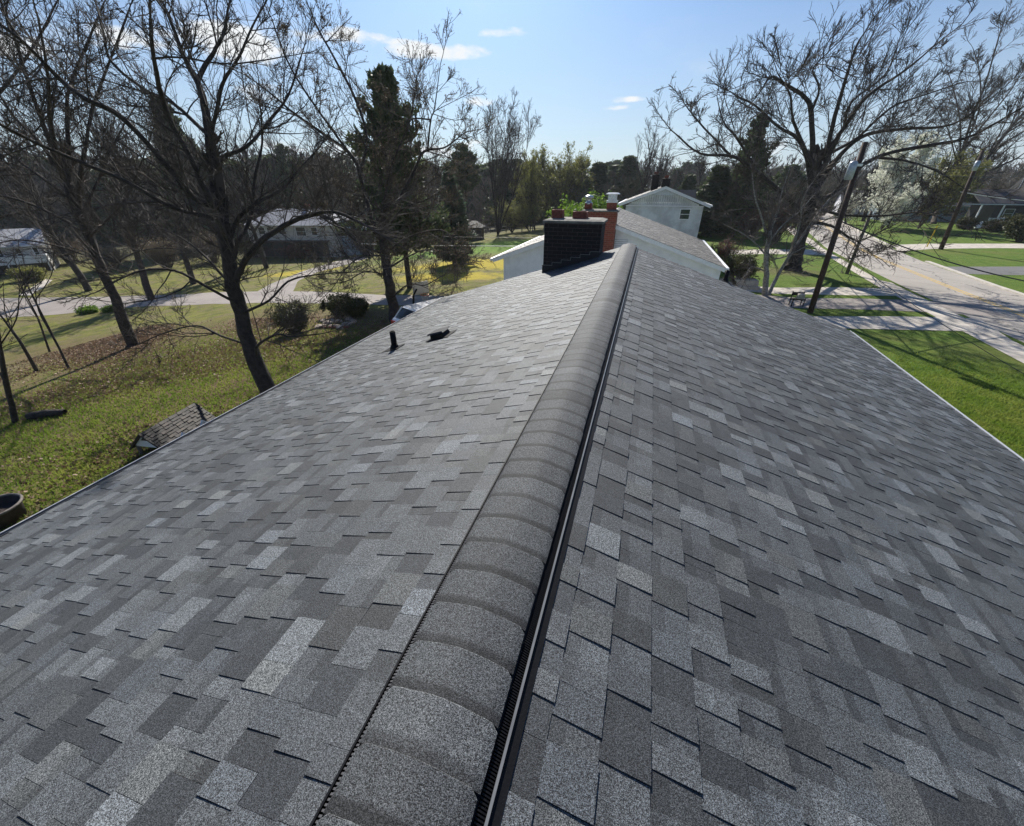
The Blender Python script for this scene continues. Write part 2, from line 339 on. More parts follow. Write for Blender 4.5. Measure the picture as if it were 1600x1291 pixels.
tag(npmesh('ground', V, np.stack([ii, ii+1, ii+nx+1, ii+nx], 1), M['lawn'], smooth_=True), kind='structure')

def strip(name, A, B, z, mat, label=None, kind='structure', n=6, m=4):
    """ribbon between world polylines A and B draped on the ground"""
    def res(P, k):
        P = np.array([p[:2] for p in P], float); s = np.concatenate([[0], np.cumsum(np.linalg.norm(np.diff(P, axis=0), axis=1))]); q = np.linspace(0, s[-1], k)
        return np.stack([np.interp(q, s, P[:, i]) for i in (0, 1)], 1)
    k = n*(max(len(A), len(B))-1)+1; A2 = res(A, k); B2 = res(B, k); t = np.linspace(0, 1, m+1)
    P = A2[:, None]*(1-t[None, :, None])+B2[:, None]*t[None, :, None]; Z = gz(P[..., 0], P[..., 1])+z
    V = np.concatenate([P, Z[..., None]], -1).reshape(-1, 3); i = (np.arange(k-1)[:, None]*(m+1)+np.arange(m)[None]).ravel()
    return tag(npmesh(name, V, np.stack([i, i+1, i+m+2, i+m+1], 1), mat), kind=kind)
RL = [(15.2, -25), (16.6, 10), (16.9, 23), (17.6, 35), (18.7, 49), (19.6, 57), (23.8, 79), (31, 112), (44, 160)]
RR = [(21.9, -25), (22.7, 10), (22.9, 23), (23.6, 37), (24.8, 49), (26.2, 57), (30.6, 79), (38.5, 112), (52, 160)]
strip('road', RL, RR, .006, M['road'], n=8)
mid_ = [((a[0]+b[0])/2, a[1]) for a, b in zip(RL, RR)]
mid_ = [(20.0-.2, -25), (20.0, 10), (20.15, 28), (20.6, 36), (21.7, 49), (22.9, 57), (27.2, 79), (34.8, 112), (48, 160)]
for k, dx in ((0, -.13), (1, .13)):
    strip('road_marking', [(x+dx-.05, y) for x, y in mid_], [(x+dx+.05, y) for x, y in mid_], .011, M['roadyellow'], n=8, m=1)
def kerb(name, P, wd, h):
    mb = MB(); 
    P = [np.array(p, float) for p in P]; nn = []
    for i, p in enumerate(P):
        d = P[min(i+1, len(P)-1)]-P[max(i-1, 0)]; d /= np.linalg.norm(d); nn.append(np.array([d[1], -d[0]]))
    for i in range(len(P)-1):
        a, b2 = P[i], P[i+1]; q = [a, b2, b2+nn[i+1]*wd, a+nn[i]*wd]
        mb.hexa([(*v, -.05) for v in q], [(*v, h) for v in q])
    return tag(mb.build(name, M['kerb']), kind='structure')
kerb('kerb', [(22.9+.01, 10), (22.9, 23), (23.6, 37), (24.8, 48)], .35, .08)
kerb('kerb', [(26.6, 58.5), (30.6, 79), (38.5, 112)], .35, .08)
SWL = [(14.2, -25), (14.75, 10), (15.05, 19.9), (15.3, 24), (15.9, 34.5), (17.0, 45), (17.9, 52), (19.6, 69), (22, 85)]
strip('pavement', SWL, [(x+1.35, y) for x, y in SWL], .016, M['concrete'], n=8)
def pw(*q): return [G(*a) for a in q]
strip('driveway_concrete', [(4.6, 23.4)]+pw((1287, 495), (1400, 495), (1459, 496), (1530, 498)), [(4.6, 21.0)]+pw((1325, 514), (1420, 516), (1506, 518), (1580, 532)), .020, M['concrete'])
strip('driveway_dark', [(4.8, 29.6)]+pw((1250, 466), (1350, 467), (1450, 470), (1530, 475)), [(4.8, 26.6)]+pw((1250, 482), (1350, 484), (1450, 488), (1575, 497)), .012, M['gravel'])
strip('path', [(4.8, 32.6)]+pw((1210, 450), (1300, 449), (1390, 451)), [(4.8, 30.4)]+pw((1210, 459), (1300, 461), (1420, 463)), .008, M['concrete'])
strip('path_far', pw((1130, 391), (1200, 390), (1290, 390)), pw((1130, 398), (1200, 397), (1300, 399)), .008, M['concrete'])
strip('driveway_opposite', pw((1395, 383), (1450, 381), (1550, 381), (1750, 381)), pw((1403, 393), (1460, 389), (1550, 388), (1750, 389)), .012, M['concrete'])
strip('driveway_asphalt', pw((1474, 417), (1550, 417), (1750, 416)), pw((1500, 428), (1560, 430), (1750, 431)), .012, M['asphalt'])
strip('verge', [(17.0, 37), (18.1, 48), (19.0, 56), (21.5, 70)], [(17.6, 36), (18.6, 48), (19.4, 56), (22.0, 70)], .03, M['lawn'], m=2)
strip('lane', pw((-200, 470), (0, 466), (75, 465), (165, 464), (240, 461), (330, 457), (440, 455), (540, 458), (608, 462), (740, 466)),
      pw((-200, 510), (0, 497), (90, 492), (165, 483), (240, 478), (330, 475), (440, 474), (540, 475), (637, 478), (760, 486)), .012, M['gravel'])
strip('side_drive', pw((395, 460), (425, 443), (470, 425), (520, 410), (560, 401)), pw((455, 460), (465, 440), (495, 426), (540, 414), (575, 404)), .018, M['gravel'])
strip('front_walk', pw((28, 462), (55, 446), (72, 436)), pw((48, 462), (68, 449), (82, 438)), .018, M['concrete'])

_tint = {}
# ================================================================= shingled slopes
def shingles(O, u, v, n, L, S, e=.143, seed=0, tooth=(.06, .165), gap=(.04, .125), lift=.006):
    """O apex start, u along ridge, v down slope, n normal. returns V, F, tone"""
    rg = random.Random(seed); V = []; F = []; T = []; T2 = []
    O = np.array(O, float); u = np.array(u, float); v = np.array(v, float); n = np.array(n, float)
    def P(a, s, h): return O+u*a+v*s+n*h
    rows = int(math.ceil(S/e))
    last = None
    for i in range(rows):
        s0 = i*e; s1 = min(S, s0+e); a = -rg.random()*.3; wob = rg.uniform(-.0025, .0025)
        istooth = rg.random() < .5
        while a < L:
            wd = rg.uniform(*(tooth if istooth else gap)); b = min(L, a+wd); aa = max(0, a)
            if b > aa+.005:
                lv = rg.random(); tone = (.86 if lv > .84 else .62 if lv > .5 else .40 if lv > .2 else .16) if istooth else (.72 if lv > .85 else .48 if lv > .5 else .28 if lv > .22 else .08)
                tone = min(1, max(0, tone+rg.gauss(0, .06))); tn2 = rg.random()
                h0 = .002; h1 = lift+(lift*.9 if istooth else 0)+rg.uniform(0, .0012); h0 = .002+(lift*.55 if istooth else 0)
                q = s1+wob+rg.uniform(-.0012, .0012); base = len(V); g = .0012
                V += [P(aa, s0, h0), P(b-g, s0, h0), P(b-g, q, h1), P(aa, q, h1), P(aa, s0, -.004), P(b-g, s0, -.004), P(b-g, q, -.004), P(aa, q, -.004)]
                F += [(base, base+3, base+2, base+1), (base, base+4, base+7, base+3), (base+1, base+2, base+6, base+5), (base+3, base+7, base+6, base+2)]
                T += [tone]*8; T2 += [tn2]*8
                if not istooth or rg.random() < .25:   # darker granule band of the slot
                    bb = len(V); k = s0+(s1-s0)*rg.uniform(.28, .42); hk = h0+(h1-h0)*(k-s0)/(s1-s0)+.0004
                    V += [P(aa+.001, s0, h0+.0004), P(b-.002, s0, h0+.0004), P(b-.002, k, hk), P(aa+.001, k, hk)]; F += [(bb, bb+3, bb+2, bb+1)]; T += [max(0, tone-.26)]*4; T2 += [tn2]*4
            a += wd; istooth = not istooth if rg.random() < .86 else istooth
    _tint['x'] = np.array(T2); return np.array(V), np.array(F), np.array(T)
TH = R_(17.8); XR = -.33; ZR = H-1.15-.022; Y0, Y1 = -4.5, 9.8
cT, sT = math.cos(TH), math.sin(TH)
house = thing('house', (XR, 3, 0), 'low house whose charcoal shingle roof with a long ridge fills the foreground', 'house')
ho = house.location[:]
for side, S in ((-1, 4.83), (1, 4.93)):
    V, F, T = shingles((XR, Y0, ZR), (0, 1, 0), (side*cT, 0, -sT), (side*sT, 0, cT), Y1-Y0, S, seed=5+side, lift=.005 if side > 0 else .0046)
    if side > 0: F = F[:, ::-1]
    o = npmesh('roof', V, F, M['shingle'], house, attrs={'tone': T, 'tint': _tint['x']}, off=ho)
    o['label'] = 'left roof slope of charcoal laminated shingles, paler in the low sun' if side < 0 else 'right roof slope of charcoal laminated shingles, street side'
# deck under the shingles, fascia, gutters
XL, XE = XR-4.83*cT, XR+4.93*cT; ZL, ZE = ZR-4.83*sT, ZR+4.93*-sT
mb = MB()
for xe, ze in ((XL, ZL), (XE, ZE)):
    mb.prism([(XR, Y0+.01, ZR-.006), (xe, Y0+.01, ze-.006), (xe, Y0+.01, ze-.13), (XR, Y0+.01, ZR-.13)], (0, Y1-Y0-.03, 0))
mb.build('roof_deck', M['trim'], house, off=ho)
mb = MB(); mb.prism([(XL+.6, Y0+.4, 0-.5), (XE-.6, Y0+.4, -.5), (XE-.6, Y0+.4, ZE-.05), (XR, Y0+.4, ZR-.2), (XL+.6, Y0+.4, ZL-.05)], (0, Y1-Y0-.8, 0)); mb.build('wall', M['white'], house, off=ho)
for sgn, xe, ze in ((-1, XL, ZL), (1, XE, ZE)):
    mb = MB(); x0 = xe+sgn*.015; wd = (.10 if sgn < 0 else .06)*sgn
    pr = [(x0, ze-.02), (x0, ze-.13), (x0+wd*.85, ze-.13), (x0+wd, ze-.03), (x0+wd-.012*sgn, ze-.03), (x0+wd*.85-.01*sgn, ze-.118), (x0+.01*sgn, ze-.118), (x0+.01*sgn, ze-.02)]
    for i in range(len(pr)-1):
        pass
    n_ = len(pr); A = [(p[0], Y0, p[1]) for p in pr]; B = [(p[0], Y1, p[1]) for p in pr]
    mb.add(A+B, [(i, (i+1) % n_, n_+(i+1) % n_, n_+i) for i in range(n_)])
    g = mb.build('gutter', M['blackm'] if sgn < 0 else M['tangutter'], house, off=ho)
    mb = MB(); mb.box((x0+wd, (Y0+Y1)/2, ze-.026), (.012, Y1-Y0, .012)); mb.build('rim', M['rail'], g)
    g.children[0].location = tuple(-np.array(ho))
    mb = MB(); mb.prism([(xe, Y0, ze+.012), (xe+sgn*.02, Y0, ze+.010), (xe+sgn*.02, Y0, ze-.02), (xe, Y0, ze-.015)], (0, Y1-Y0, 0)); mb.build('drip_edge', M['blackm'] if sgn < 0 else M['rail'], house, off=ho)
# ridge vent: baffles with slots, outer rails, a black shadow strip on the right, and overlapping cap shingles
HV = .024; WV = .165
def onr(side, s, h): return np.array([XR+side*(s*cT+h*sT), ZR-s*sT+h*cT])
for side in (-1, 1):
    mb = MB(); L0, L1 = Y0+.02, Y1-.05
    def pr2(pts): 
        q = [onr(side, *p) for p in pts]; A = [(x, L0, z) for x, z in q]; return A
    mb.prism(pr2([(.02, .008), (WV-.004, .008), (WV-.004, HV-.006), (.02, HV+.0)]), (0, L1-L0, 0))
    mb.build('vent_body', M['black'], house, off=ho)
    # slots: little fins between body and rail
    gp = .020 if side > 0 else .010
    mb = MB(); y = L0; step = .0095 if side < 0 else .0070
    while y < L1:
        q = [onr(side, *p) for p in ((WV-.003, .010), (WV+gp, .010), (WV+gp, .016), (WV-.003, HV-.003))]
        mb.prism([(x, y, z) for x, z in q], (0, step*.5, 0)); y += step
    mb.build('vent_louvre', M['black'] if side > 0 else M['fin'], house, off=ho)
    mb = MB(); mb.prism(pr2([(WV+gp, .007), (WV+gp+.006, .007), (WV+gp+.006, .021), (WV+gp, .021)]), (0, L1-L0, 0))
    fl = .056 if side > 0 else .022  # the wide black flange on the right stands in for the vent's cast shadow
    mb.prism(pr2([(WV+gp+.0062, .0085), (WV+fl, .0085), (WV+fl, .0095), (WV+gp+.0062, .0125)]), (0, L1-L0, 0))
    mb.build('vent_rail', M['black'], house, off=ho)
    if side > 0:
        mb = MB(); mb.prism(pr2([(WV+.0195, .0212), (WV+.0265, .0212), (WV+.0265, .0232), (WV+.0195, .0232)]), (0, L1-L0, 0)); mb.build('vent_rail', M['dimrail'], house, off=ho)
# caps
rg = random.Random(3); V = []; F = []; T = []
y = Y0; e = .130; K = 19; kk = np.linspace(-1, 1, K)
def capz(t, w_):
    s = abs(t)*w_; r = .055
    x = s*cT; z = -math.sqrt((s*sT)**2+.016**2)+.016 - (0 if abs(t) < .93 else (abs(t)-.93)*.09)
    return x, z
ncap = int((Y1-Y0)/e)
for i in range(ncap+1):
    ya = Y0+i*e; yb = min(ya+e, Y1+.01); tone = min(1, max(.15, rg.gauss(.47, .12))); w_ = WV+rg.uniform(-.003, .002)
    # visible part: from previous cap's far edge (ya) to own far edge (yb, raised, rounded corners)
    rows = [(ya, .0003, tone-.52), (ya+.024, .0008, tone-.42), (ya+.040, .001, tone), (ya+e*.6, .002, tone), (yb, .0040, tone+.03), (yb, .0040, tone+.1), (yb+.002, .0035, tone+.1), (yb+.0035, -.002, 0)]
    base = len(V)
    for j, (yy, h, tn) in enumerate(rows):
        for t_ in kk:
            x, z = capz(t_, w_ if j < 4 else w_-.0)
            yy2 = yy+(-(max(0, abs(t_)-.82)/.18)**3*.014 if j >= 4 else 0)+rg.uniform(-.0006, .0006)
            if abs(t_) > .8: h2 = h
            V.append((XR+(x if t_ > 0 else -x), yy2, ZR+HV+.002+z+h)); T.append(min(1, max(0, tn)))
    for j in (0, 1, 2, 3, 5, 6):
        for k in range(K-1):
            a = base+j*K+k; F.append((a, a+1, a+K+1, a+K))
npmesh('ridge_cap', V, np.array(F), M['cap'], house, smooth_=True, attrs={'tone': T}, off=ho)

def slope_pt(px, py, side):
    n = np.array([sT*side, 0, cT]); r = ray(px, py); P0 = np.array([XR, 0, ZR]); return CP+r*((n@(P0-CP))/(n@r))
# plumbing pipes and box vent
def pipe(px, py, side, h, r, label):
    b = slope_pt(px, py, side)
    mb = MB(); mb.lathe(b-np.array([0, 0, .05]), [(r, 0), (r, h+.05), (r*.78, h+.05), (r*.78, h-.02)], 18)
    o = mb.build('vent_pipe', M['black'], house, off=ho, smooth_=True); o['label'] = label
    mb = MB(); q = []
    dn = np.array([side*cT, 0, -sT]); nn = np.array([side*sT, 0, cT]); yy = np.array([0, 1, 0])
    c = [b+dn*a+yy*bb+nn*.011 for a, bb in ((-.12, -.12), (.16, -.12), (.16, .12), (-.12, .12))]; mb.prism(c, nn*.004)
    mb.lathe(b-np.array([0, 0, .02]), [(r*1.9, 0), (r*1.5, .05), (r*1.12, .09)], 18)
    f = mb.build('flashing', M['black'], o, off=ho, smooth_=False)
    return o
pipe(617, 545, -1, .27, .042, 'black vent pipe on the left slope'); pipe(1133, 440, 1, .24, .042, 'black vent pipe near the far right rake')
b0 = slope_pt(689, 526, -1); mb = MB(); dn = np.array([-cT, 0, -sT]); nn = np.array([-sT, 0, cT]); yy = np.array([0, 1., 0])
def sq(a0, a1, c0, c1, h): return [b0+dn*a+yy*c+nn*h for a, c in ((a0, c0), (a1, c0), (a1, c1), (a0, c1))]
mb.hexa(sq(-.11, .11, -.11, .11, .008), sq(-.09, .10, -.10, .10, .075)); o = mb.build('box_vent', M['black'], house, off=ho)
mb = MB(); mb.hexa(sq(-.13, .14, -.135, .135, .075), sq(-.11, .12, -.115, .115, .095)); mb.build('vent_lid', M['blackm'], o, off=ho)
mb = MB(); mb.hexa(sq(-.2, .17, -.17, .17, .010), sq(-.2, .17, -.17, .17, .014)); mb.build('flashing', M['black'], o, off=ho)
# near chimney
def chimney(parent, off, x0, x1, y0, y1, z0, z1, mat, crown_mat, over=.04, ch=.075, name='chimney'):
    mb = MB(); mb.box(((x0+x1)/2, (y0+y1)/2, (z0+z1)/2), (x1-x0, y1-y0, z1-z0)); c = mb.build(name, mat, parent, off=off, bevel=.004)
    mb = MB(); mb.hexa([(x0-over, y0-over, z1-.0), (x1+over, y0-over, z1), (x1+over, y1+over, z1), (x0-over, y1+over, z1)], [(x0-over, y0-over, z1+ch*.6), (x1+over, y0-over, z1+ch*.6), (x1+over, y1+over, z1+ch*.6), (x0-over, y1+over, z1+ch*.6)])
    mb.hexa([(x0-over, y0-over, z1+ch*.6+.0), (x1+over, y0-over, z1+ch*.6), (x1+over, y1+over, z1+ch*.6), (x0-over, y1+over, z1+ch*.6)], [(x0+.06, y0+.06, z1+ch), (x1-.06, y0+.06, z1+ch), (x1-.06, y1-.06, z1+ch), (x0+.06, y1-.06, z1+ch)])
    mb.build('chimney_crown', crown_mat, c, off=off); return c
def flue(parent, off, x, y, z, wx, wy, h, mat=None):
    mb = MB(); t = .022
    o_ = [(x-wx/2, y-wy/2), (x+wx/2, y-wy/2), (x+wx/2, y+wy/2), (x-wx/2, y+wy/2)]; i_ = [(x-wx/2+t, y-wy/2+t), (x+wx/2-t, y-wy/2+t), (x+wx/2-t, y+wy/2-t), (x-wx/2+t, y+wy/2-t)]
    vs_ = [(*p, z-.05) for p in o_]+[(*p, z+h) for p in o_]+[(*p, z+h) for p in i_]+[(*p, z+h*.3) for p in i_]
    fs = [(i, (i+1) % 4, 4+(i+1) % 4, 4+i) for i in range(4)]+[(4+i, 4+(i+1) % 4, 8+(i+1) % 4, 8+i) for i in range(4)]+[(8+i, 8+(i+1) % 4, 12+(i+1) % 4, 12+i) for i in range(4)]+[(12, 13, 14, 15)]
    mb.add(vs_, fs); return mb.build('flue', mat or M['clay'], parent, off=off)
def yat(px, py, y): r = ray(px, py); return CP+r*(y/r[1])
CY = 9.1
a = yat(851, 348, CY); b_ = yat(941, 348, CY); cz = a[2]
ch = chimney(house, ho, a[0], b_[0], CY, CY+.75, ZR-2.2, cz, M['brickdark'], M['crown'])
for px0, px1, py0 in ((862, 879, 328), (895, 917, 331)):
    p0 = yat(px0, py0, CY+.22); p1 = yat(px1, py0, CY+.22); flue(ch, ho, (p0[0]+p1[0])/2, CY+.22+(p1[0]-p0[0])/2, cz+.06, p1[0]-p0[0], p1[0]-p0[0], p0[2]-cz-.06)
# stepped flashing
mb = MB(); x = a[0]-.01; nst = 6; sw = (b_[0]-a[0]+.01)/nst
for i in range(nst):
    zx = ZR-abs(x+sw-XR)*math.tan(TH)
    mb.box((x+sw/2, CY-.004, zx-.02), (sw+.02, .006, .24)); mb.box((x+sw/2, CY-.006, zx+.10), (sw+.03, .012, .012)); x += sw
mb.build('step_flashing', M['blackm'], ch, off=ho)
mb = MB(); x = a[0]; 
for i in range(nst):
    zx = ZR-abs(x+sw-XR)*math.tan(TH); mb.box((x+sw/2, CY-.012, zx+.107), (sw, .004, .004)); mb.box((x+sw, CY-.012, zx+.10+sw*.5*math.tan(TH)), (.004, .004, sw*math.tan(TH))); x += sw
mb.build('flashing_edge', M['rail'], ch, off=ho)
print('chimney', a, b_)

# ================================================================= neighbouring houses
def lap_gable(name, x0, x1, y, zb, ze, apex, mat, parent, off, face=-1, e=.13, xa=None, vert=False):
    """lap siding on a gable wall in the plane y, from zb up to eaves ze and apex (xa, apex)"""
    xa = (x0+x1)/2 if xa is None else xa; V = []; F = []; z = zb
    while z < apex-.02:
        z2 = min(z+e, apex)
        def lim(zz):
            if zz <= ze: return x0, x1
            t = (zz-ze)/(apex-ze); return x0+(xa-x0)*t, x1+(xa-x1)*t
        a0, a1 = lim(z); b0, b1 = lim(z2-.001); b = len(V)
        V += [(a0, y+face*.034, z), (a1, y+face*.034, z), (b1, y+face*.006, z2), (b0, y+face*.006, z2), (a0, y+face*.004, z), (a1, y+face*.004, z)]
        F += [(b, b+1, b+2, b+3), (b+4, b+5, b+1, b)]; z = z2
    mb = MB(); mb.add(V, F); 
    if face < 0: mb.prism([(x0, y, zb), (x1, y, zb), (x1, y, ze), (xa, y, apex-.01), (x0, y, ze)], (0, .15, 0))
    return mb.build(name, mat, parent, off=off)
def window(parent, off, c, wd, hg, face='y-', fm='trim', sash=True):
    f = 1
    mb = MB(); t = .07; x, y, z = c
    if face[0] == 'y':
        s = -1 if face[1] == '-' else 1
        for dx, dz, ww, hh in ((0, hg/2, wd+2*t, t), (0, -hg/2, wd+2*t, t), (-wd/2-t/2, 0, t, hg-t), (wd/2+t/2, 0, t, hg-t)): mb.box((x+dx, y+s*.03, z+dz), (ww, .06, hh))
        if sash: mb.box((x, y+s*.025, z), (wd, .03, .035))
        o = mb.build('window', M[fm], parent, off=off); mb = MB(); mb.box((x, y+s*.012, z), (wd, .012, hg-t)); mb.build('pane', M['glass'], o, off=off)
    else:
        s = -1 if face[1] == '-' else 1
        for dx, dz, ww, hh in ((0, hg/2, wd+2*t, t), (0, -hg/2, wd+2*t, t), (-wd/2-t/2, 0, t, hg-t), (wd/2+t/2, 0, t, hg-t)): mb.box((x+s*.03, y+dx, z+dz), (.06, ww, hh))
        if sash: mb.box((x+s*.025, y, z), (.03, wd, .035))
        o = mb.build('window', M[fm], parent, off=off); mb = MB(); mb.box((x+s*.012, y, z), (.012, wd, hg-t)); mb.build('pane', M['glass'], o, off=off)
    return o
# next-door bungalow
NY = 17.2; eR = yat(1134, 419, NY); eL = yat(770, 404, NY); ap = yat(941, 343, NY)
print('nbr', eR, eL, ap)
nb = thing('house', (float(ap[0]), NY+5, 0), 'white sided bungalow with a brownish shingle roof just behind the near roof', 'house'); no = nb.location[:]
NL = 9.0
za = (eR[2]+eL[2])/2
for sgn, ev in ((-1, eL), (1, eR)):
    d = np.array([ev[0]-ap[0], 0, ev[2]-ap[2]]); S = np.linalg.norm(d); d /= S; n = np.array([-d[2]*sgn, 0, abs(d[0])]); n = np.array([sgn*abs(d[2]), 0, abs(d[0])])
    V, F, T = shingles((ap[0], NY, ap[2]), (0, 1, 0), d, n, NL, S, seed=21+sgn, e=.16, lift=.008, tooth=(.28, .32), gap=(.28, .32))
    if sgn > 0: F = F[:, ::-1]
    npmesh('roof', V, F, M['shingle_brown'], nb, attrs={'tone': T}, off=no)
    mb = MB(); mb.prism([(ap[0], NY+.01, ap[2]-.006), (ev[0], NY+.01, ev[2]-.006), (ev[0], NY+.01, ev[2]-.16), (ap[0], NY+.01, ap[2]-.16)], (0, NL-.02, 0)); mb.build('rake_board', M['trim'], nb, off=no)
    mb = MB(); mb.box((ev[0]+sgn*.07, NY+NL/2, ev[2]-.05), (.12, NL, .1)); mb.build('gutter', M['trim'], nb, off=no, bevel=.01)
lap_gable('wall', eL[0]+.35, eR[0]-.07, NY+.45, -.2, eR[2]-.02, ap[2]-.1, M['white'], nb, no, xa=ap[0], e=.2)
mb = MB(); mb.box(((eL[0]+eR[0])/2, NY+NL/2+.3, (eR[2]-.2)/2), (eR[0]-eL[0]-1.12, NL-1.0, eR[2]-.15)); mb.build('wall', M['white'], nb, off=no)
# ridge caps of next roof
mb = MB()
for i in range(int(NL/.2)):
    y = NY+i*.2; mb.prism([(ap[0]-.15, y, ap[2]-.03), (ap[0], y, ap[2]+.022), (ap[0]+.15, y, ap[2]-.03), (ap[0], y, ap[2]-.01)], (0, .215, .004))
mb.build('ridge_cap', M['shingle_brown'], nb, off=no)
# louvre vent in the gable
lv = yat(970, 381, NY+.43); mb = MB()
for i in range(5): mb.box((lv[0], NY+.41, lv[2]-.13+i*.07), (.55, .05, .022))
mb.build('gable_vent', M['greymetal'], nb, off=no)
# red chimney on its near gable
RY = NY-.25; a2 = yat(911, 331, RY); b2 = yat(964, 331, RY)
rc = chimney(nb, no, a2[0], b2[0], RY, RY+.6, 1.2, a2[2], M['brickred'], M['crown'], .06, .08)
for k, (px0, px1, py0) in enumerate(((914, 925, 318), (949, 964, 315))):
    p0 = yat(px0, py0, RY+.2); p1 = yat(px1, py0, RY+.2); cx = (p0[0]+p1[0])/2; wx = p1[0]-p0[0]; cy = RY+.28; hh = p0[2]-a2[2]-.05
    flue(rc, no, cx, cy, a2[2]+.06, wx, wx, hh)
    mb = MB(); zt = a2[2]+.06+hh
    if k == 0: mb.lathe((cx, cy, zt), [(wx*.55, -.04), (wx*.55, .02), (wx*.36, .03), (wx*.36, .16), (wx*.62, .17), (wx*.66, .21), (wx*.5, .25), (wx*.1, .28)], 20)
    else:
        mb.box((cx, cy, zt-.01), (wx*1.15, wx*1.15, .07)); mb.box((cx, cy, zt+.13), (wx*.86, wx*.86, .2)); 
        for i in range(7): mb.box((cx, cy, zt+.05+i*.028), (wx*.9, wx*.9, .006))
        w2 = wx*.72; mb.hexa([(cx-w2, cy-w2, zt+.235), (cx+w2, cy-w2, zt+.235), (cx+w2, cy+w2, zt+.235), (cx-w2, cy+w2, zt+.235)], [(cx-w2*.7, cy-w2*.7, zt+.28), (cx+w2*.7, cy-w2*.7, zt+.28), (cx+w2*.7, cy+w2*.7, zt+.28), (cx-w2*.7, cy+w2*.7, zt+.28)])
    mb.build('chimney_cap', M['galv'], rc, off=no, smooth_=(k == 0))
# two storey white house
TY = 36.; tL = yat(968, 318, TY); tR = yat(1111, 321, TY); ta = yat(1041, 291, TY)
th_ = thing('house', (float(ta[0]), TY+5, 0), 'tall white gabled house with a single small window beyond the bungalow', 'house'); to = th_.location[:]
TL = 11.
for sgn, ev in ((-1, tL), (1, tR)):
    d = np.array([ev[0]-ta[0], 0, ev[2]-ta[2]]); S = np.linalg.norm(d); d /= S; n = np.array([sgn*abs(d[2]), 0, abs(d[0])])
    V, F, T = shingles((ta[0], TY, ta[2]), (0, 1, 0), d, n, TL, S, seed=31+sgn, e=.2, lift=.01, tooth=(.5, .9), gap=(.4, .8))
    if sgn > 0: F = F[:, ::-1]
    npmesh('roof', V, F, M['shingle_brown'], th_, attrs={'tone': T}, off=to)
    mb = MB(); mb.prism([(ta[0], TY+.01, ta[2]-.008), (ev[0], TY+.01, ev[2]-.008), (ev[0], TY+.01, ev[2]-.2), (ta[0], TY+.01, ta[2]-.2)], (0, TL-.02, 0)); mb.build('rake_board', M['trim'], th_, off=to)
    mb = MB(); mb.box((ev[0]+sgn*.07, TY+TL/2, ev[2]-.05), (.13, TL, .12)); mb.build('gutter', M['trim'], th_, off=to)
xl, xr2 = tL[0]+.5, tR[0]-.45; ez = tR[2]-.1
lap_gable('wall', xl, xr2, TY+.4, -.2, ez, ez+.001, M['white2'], th_, to, e=.24)
# upper gable in vertical boards
mb = MB(); nb_ = 34
for i in range(nb_):
    xa0 = xl+(xr2-xl)*i/nb_; xa1 = xl+(xr2-xl)*(i+1)/nb_; 
    def top(x): return ez+(ta[2]-.15-ez)*(1-abs(x-ta[0])/((xr2-xl)/2+.02))
    if min(top(xa0), top(xa1)) < ez+.05: continue
    mb.prism([(xa0+.01, TY+.36, ez), (xa1-.01, TY+.36, ez), (xa1-.01, TY+.36, top(xa1)), (xa0+.01, TY+.36, top(xa0))], (0, .1, 0))
mb.build('gable_boards', M['white2'], th_, off=to)
mb = MB(); mb.box(((xl+xr2)/2, TY+.33, ez), (xr2-xl, .06, .07)); mb.build('trim_board', M['trim'], th_, off=to)
mb = MB(); mb.box(((xl+xr2)/2, TY+TL/2+.4, ez/2-.1), (xr2-xl-.02, TL-.9, ez)); mb.build('wall', M['white2'], th_, off=to)
mb = MB(); mb.prism([(ta[0]-1.1, TY+.3, ta[2]-.62), (ta[0]+1.1, TY+.3, ta[2]-.62), (ta[0], TY+.3, ta[2]-.2)], (0, .05, 0)); mb.build('gable_vent', M['greymetal'], th_, off=to)
wc = yat(1070, 335, TY+.38); window(th_, to, (wc[0], TY+.38, wc[2]), .65, .72)
for px0, px1, py0, dy in ((1020, 1031, 274, 4.2), (1035, 1048, 280, .9)):
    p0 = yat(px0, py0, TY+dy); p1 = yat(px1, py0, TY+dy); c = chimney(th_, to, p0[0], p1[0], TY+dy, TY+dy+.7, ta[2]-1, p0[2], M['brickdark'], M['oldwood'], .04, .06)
    flue(c, to, (p0[0]+p1[0])/2, TY+dy+.3, p0[2]+.05, .3, .3, .2)
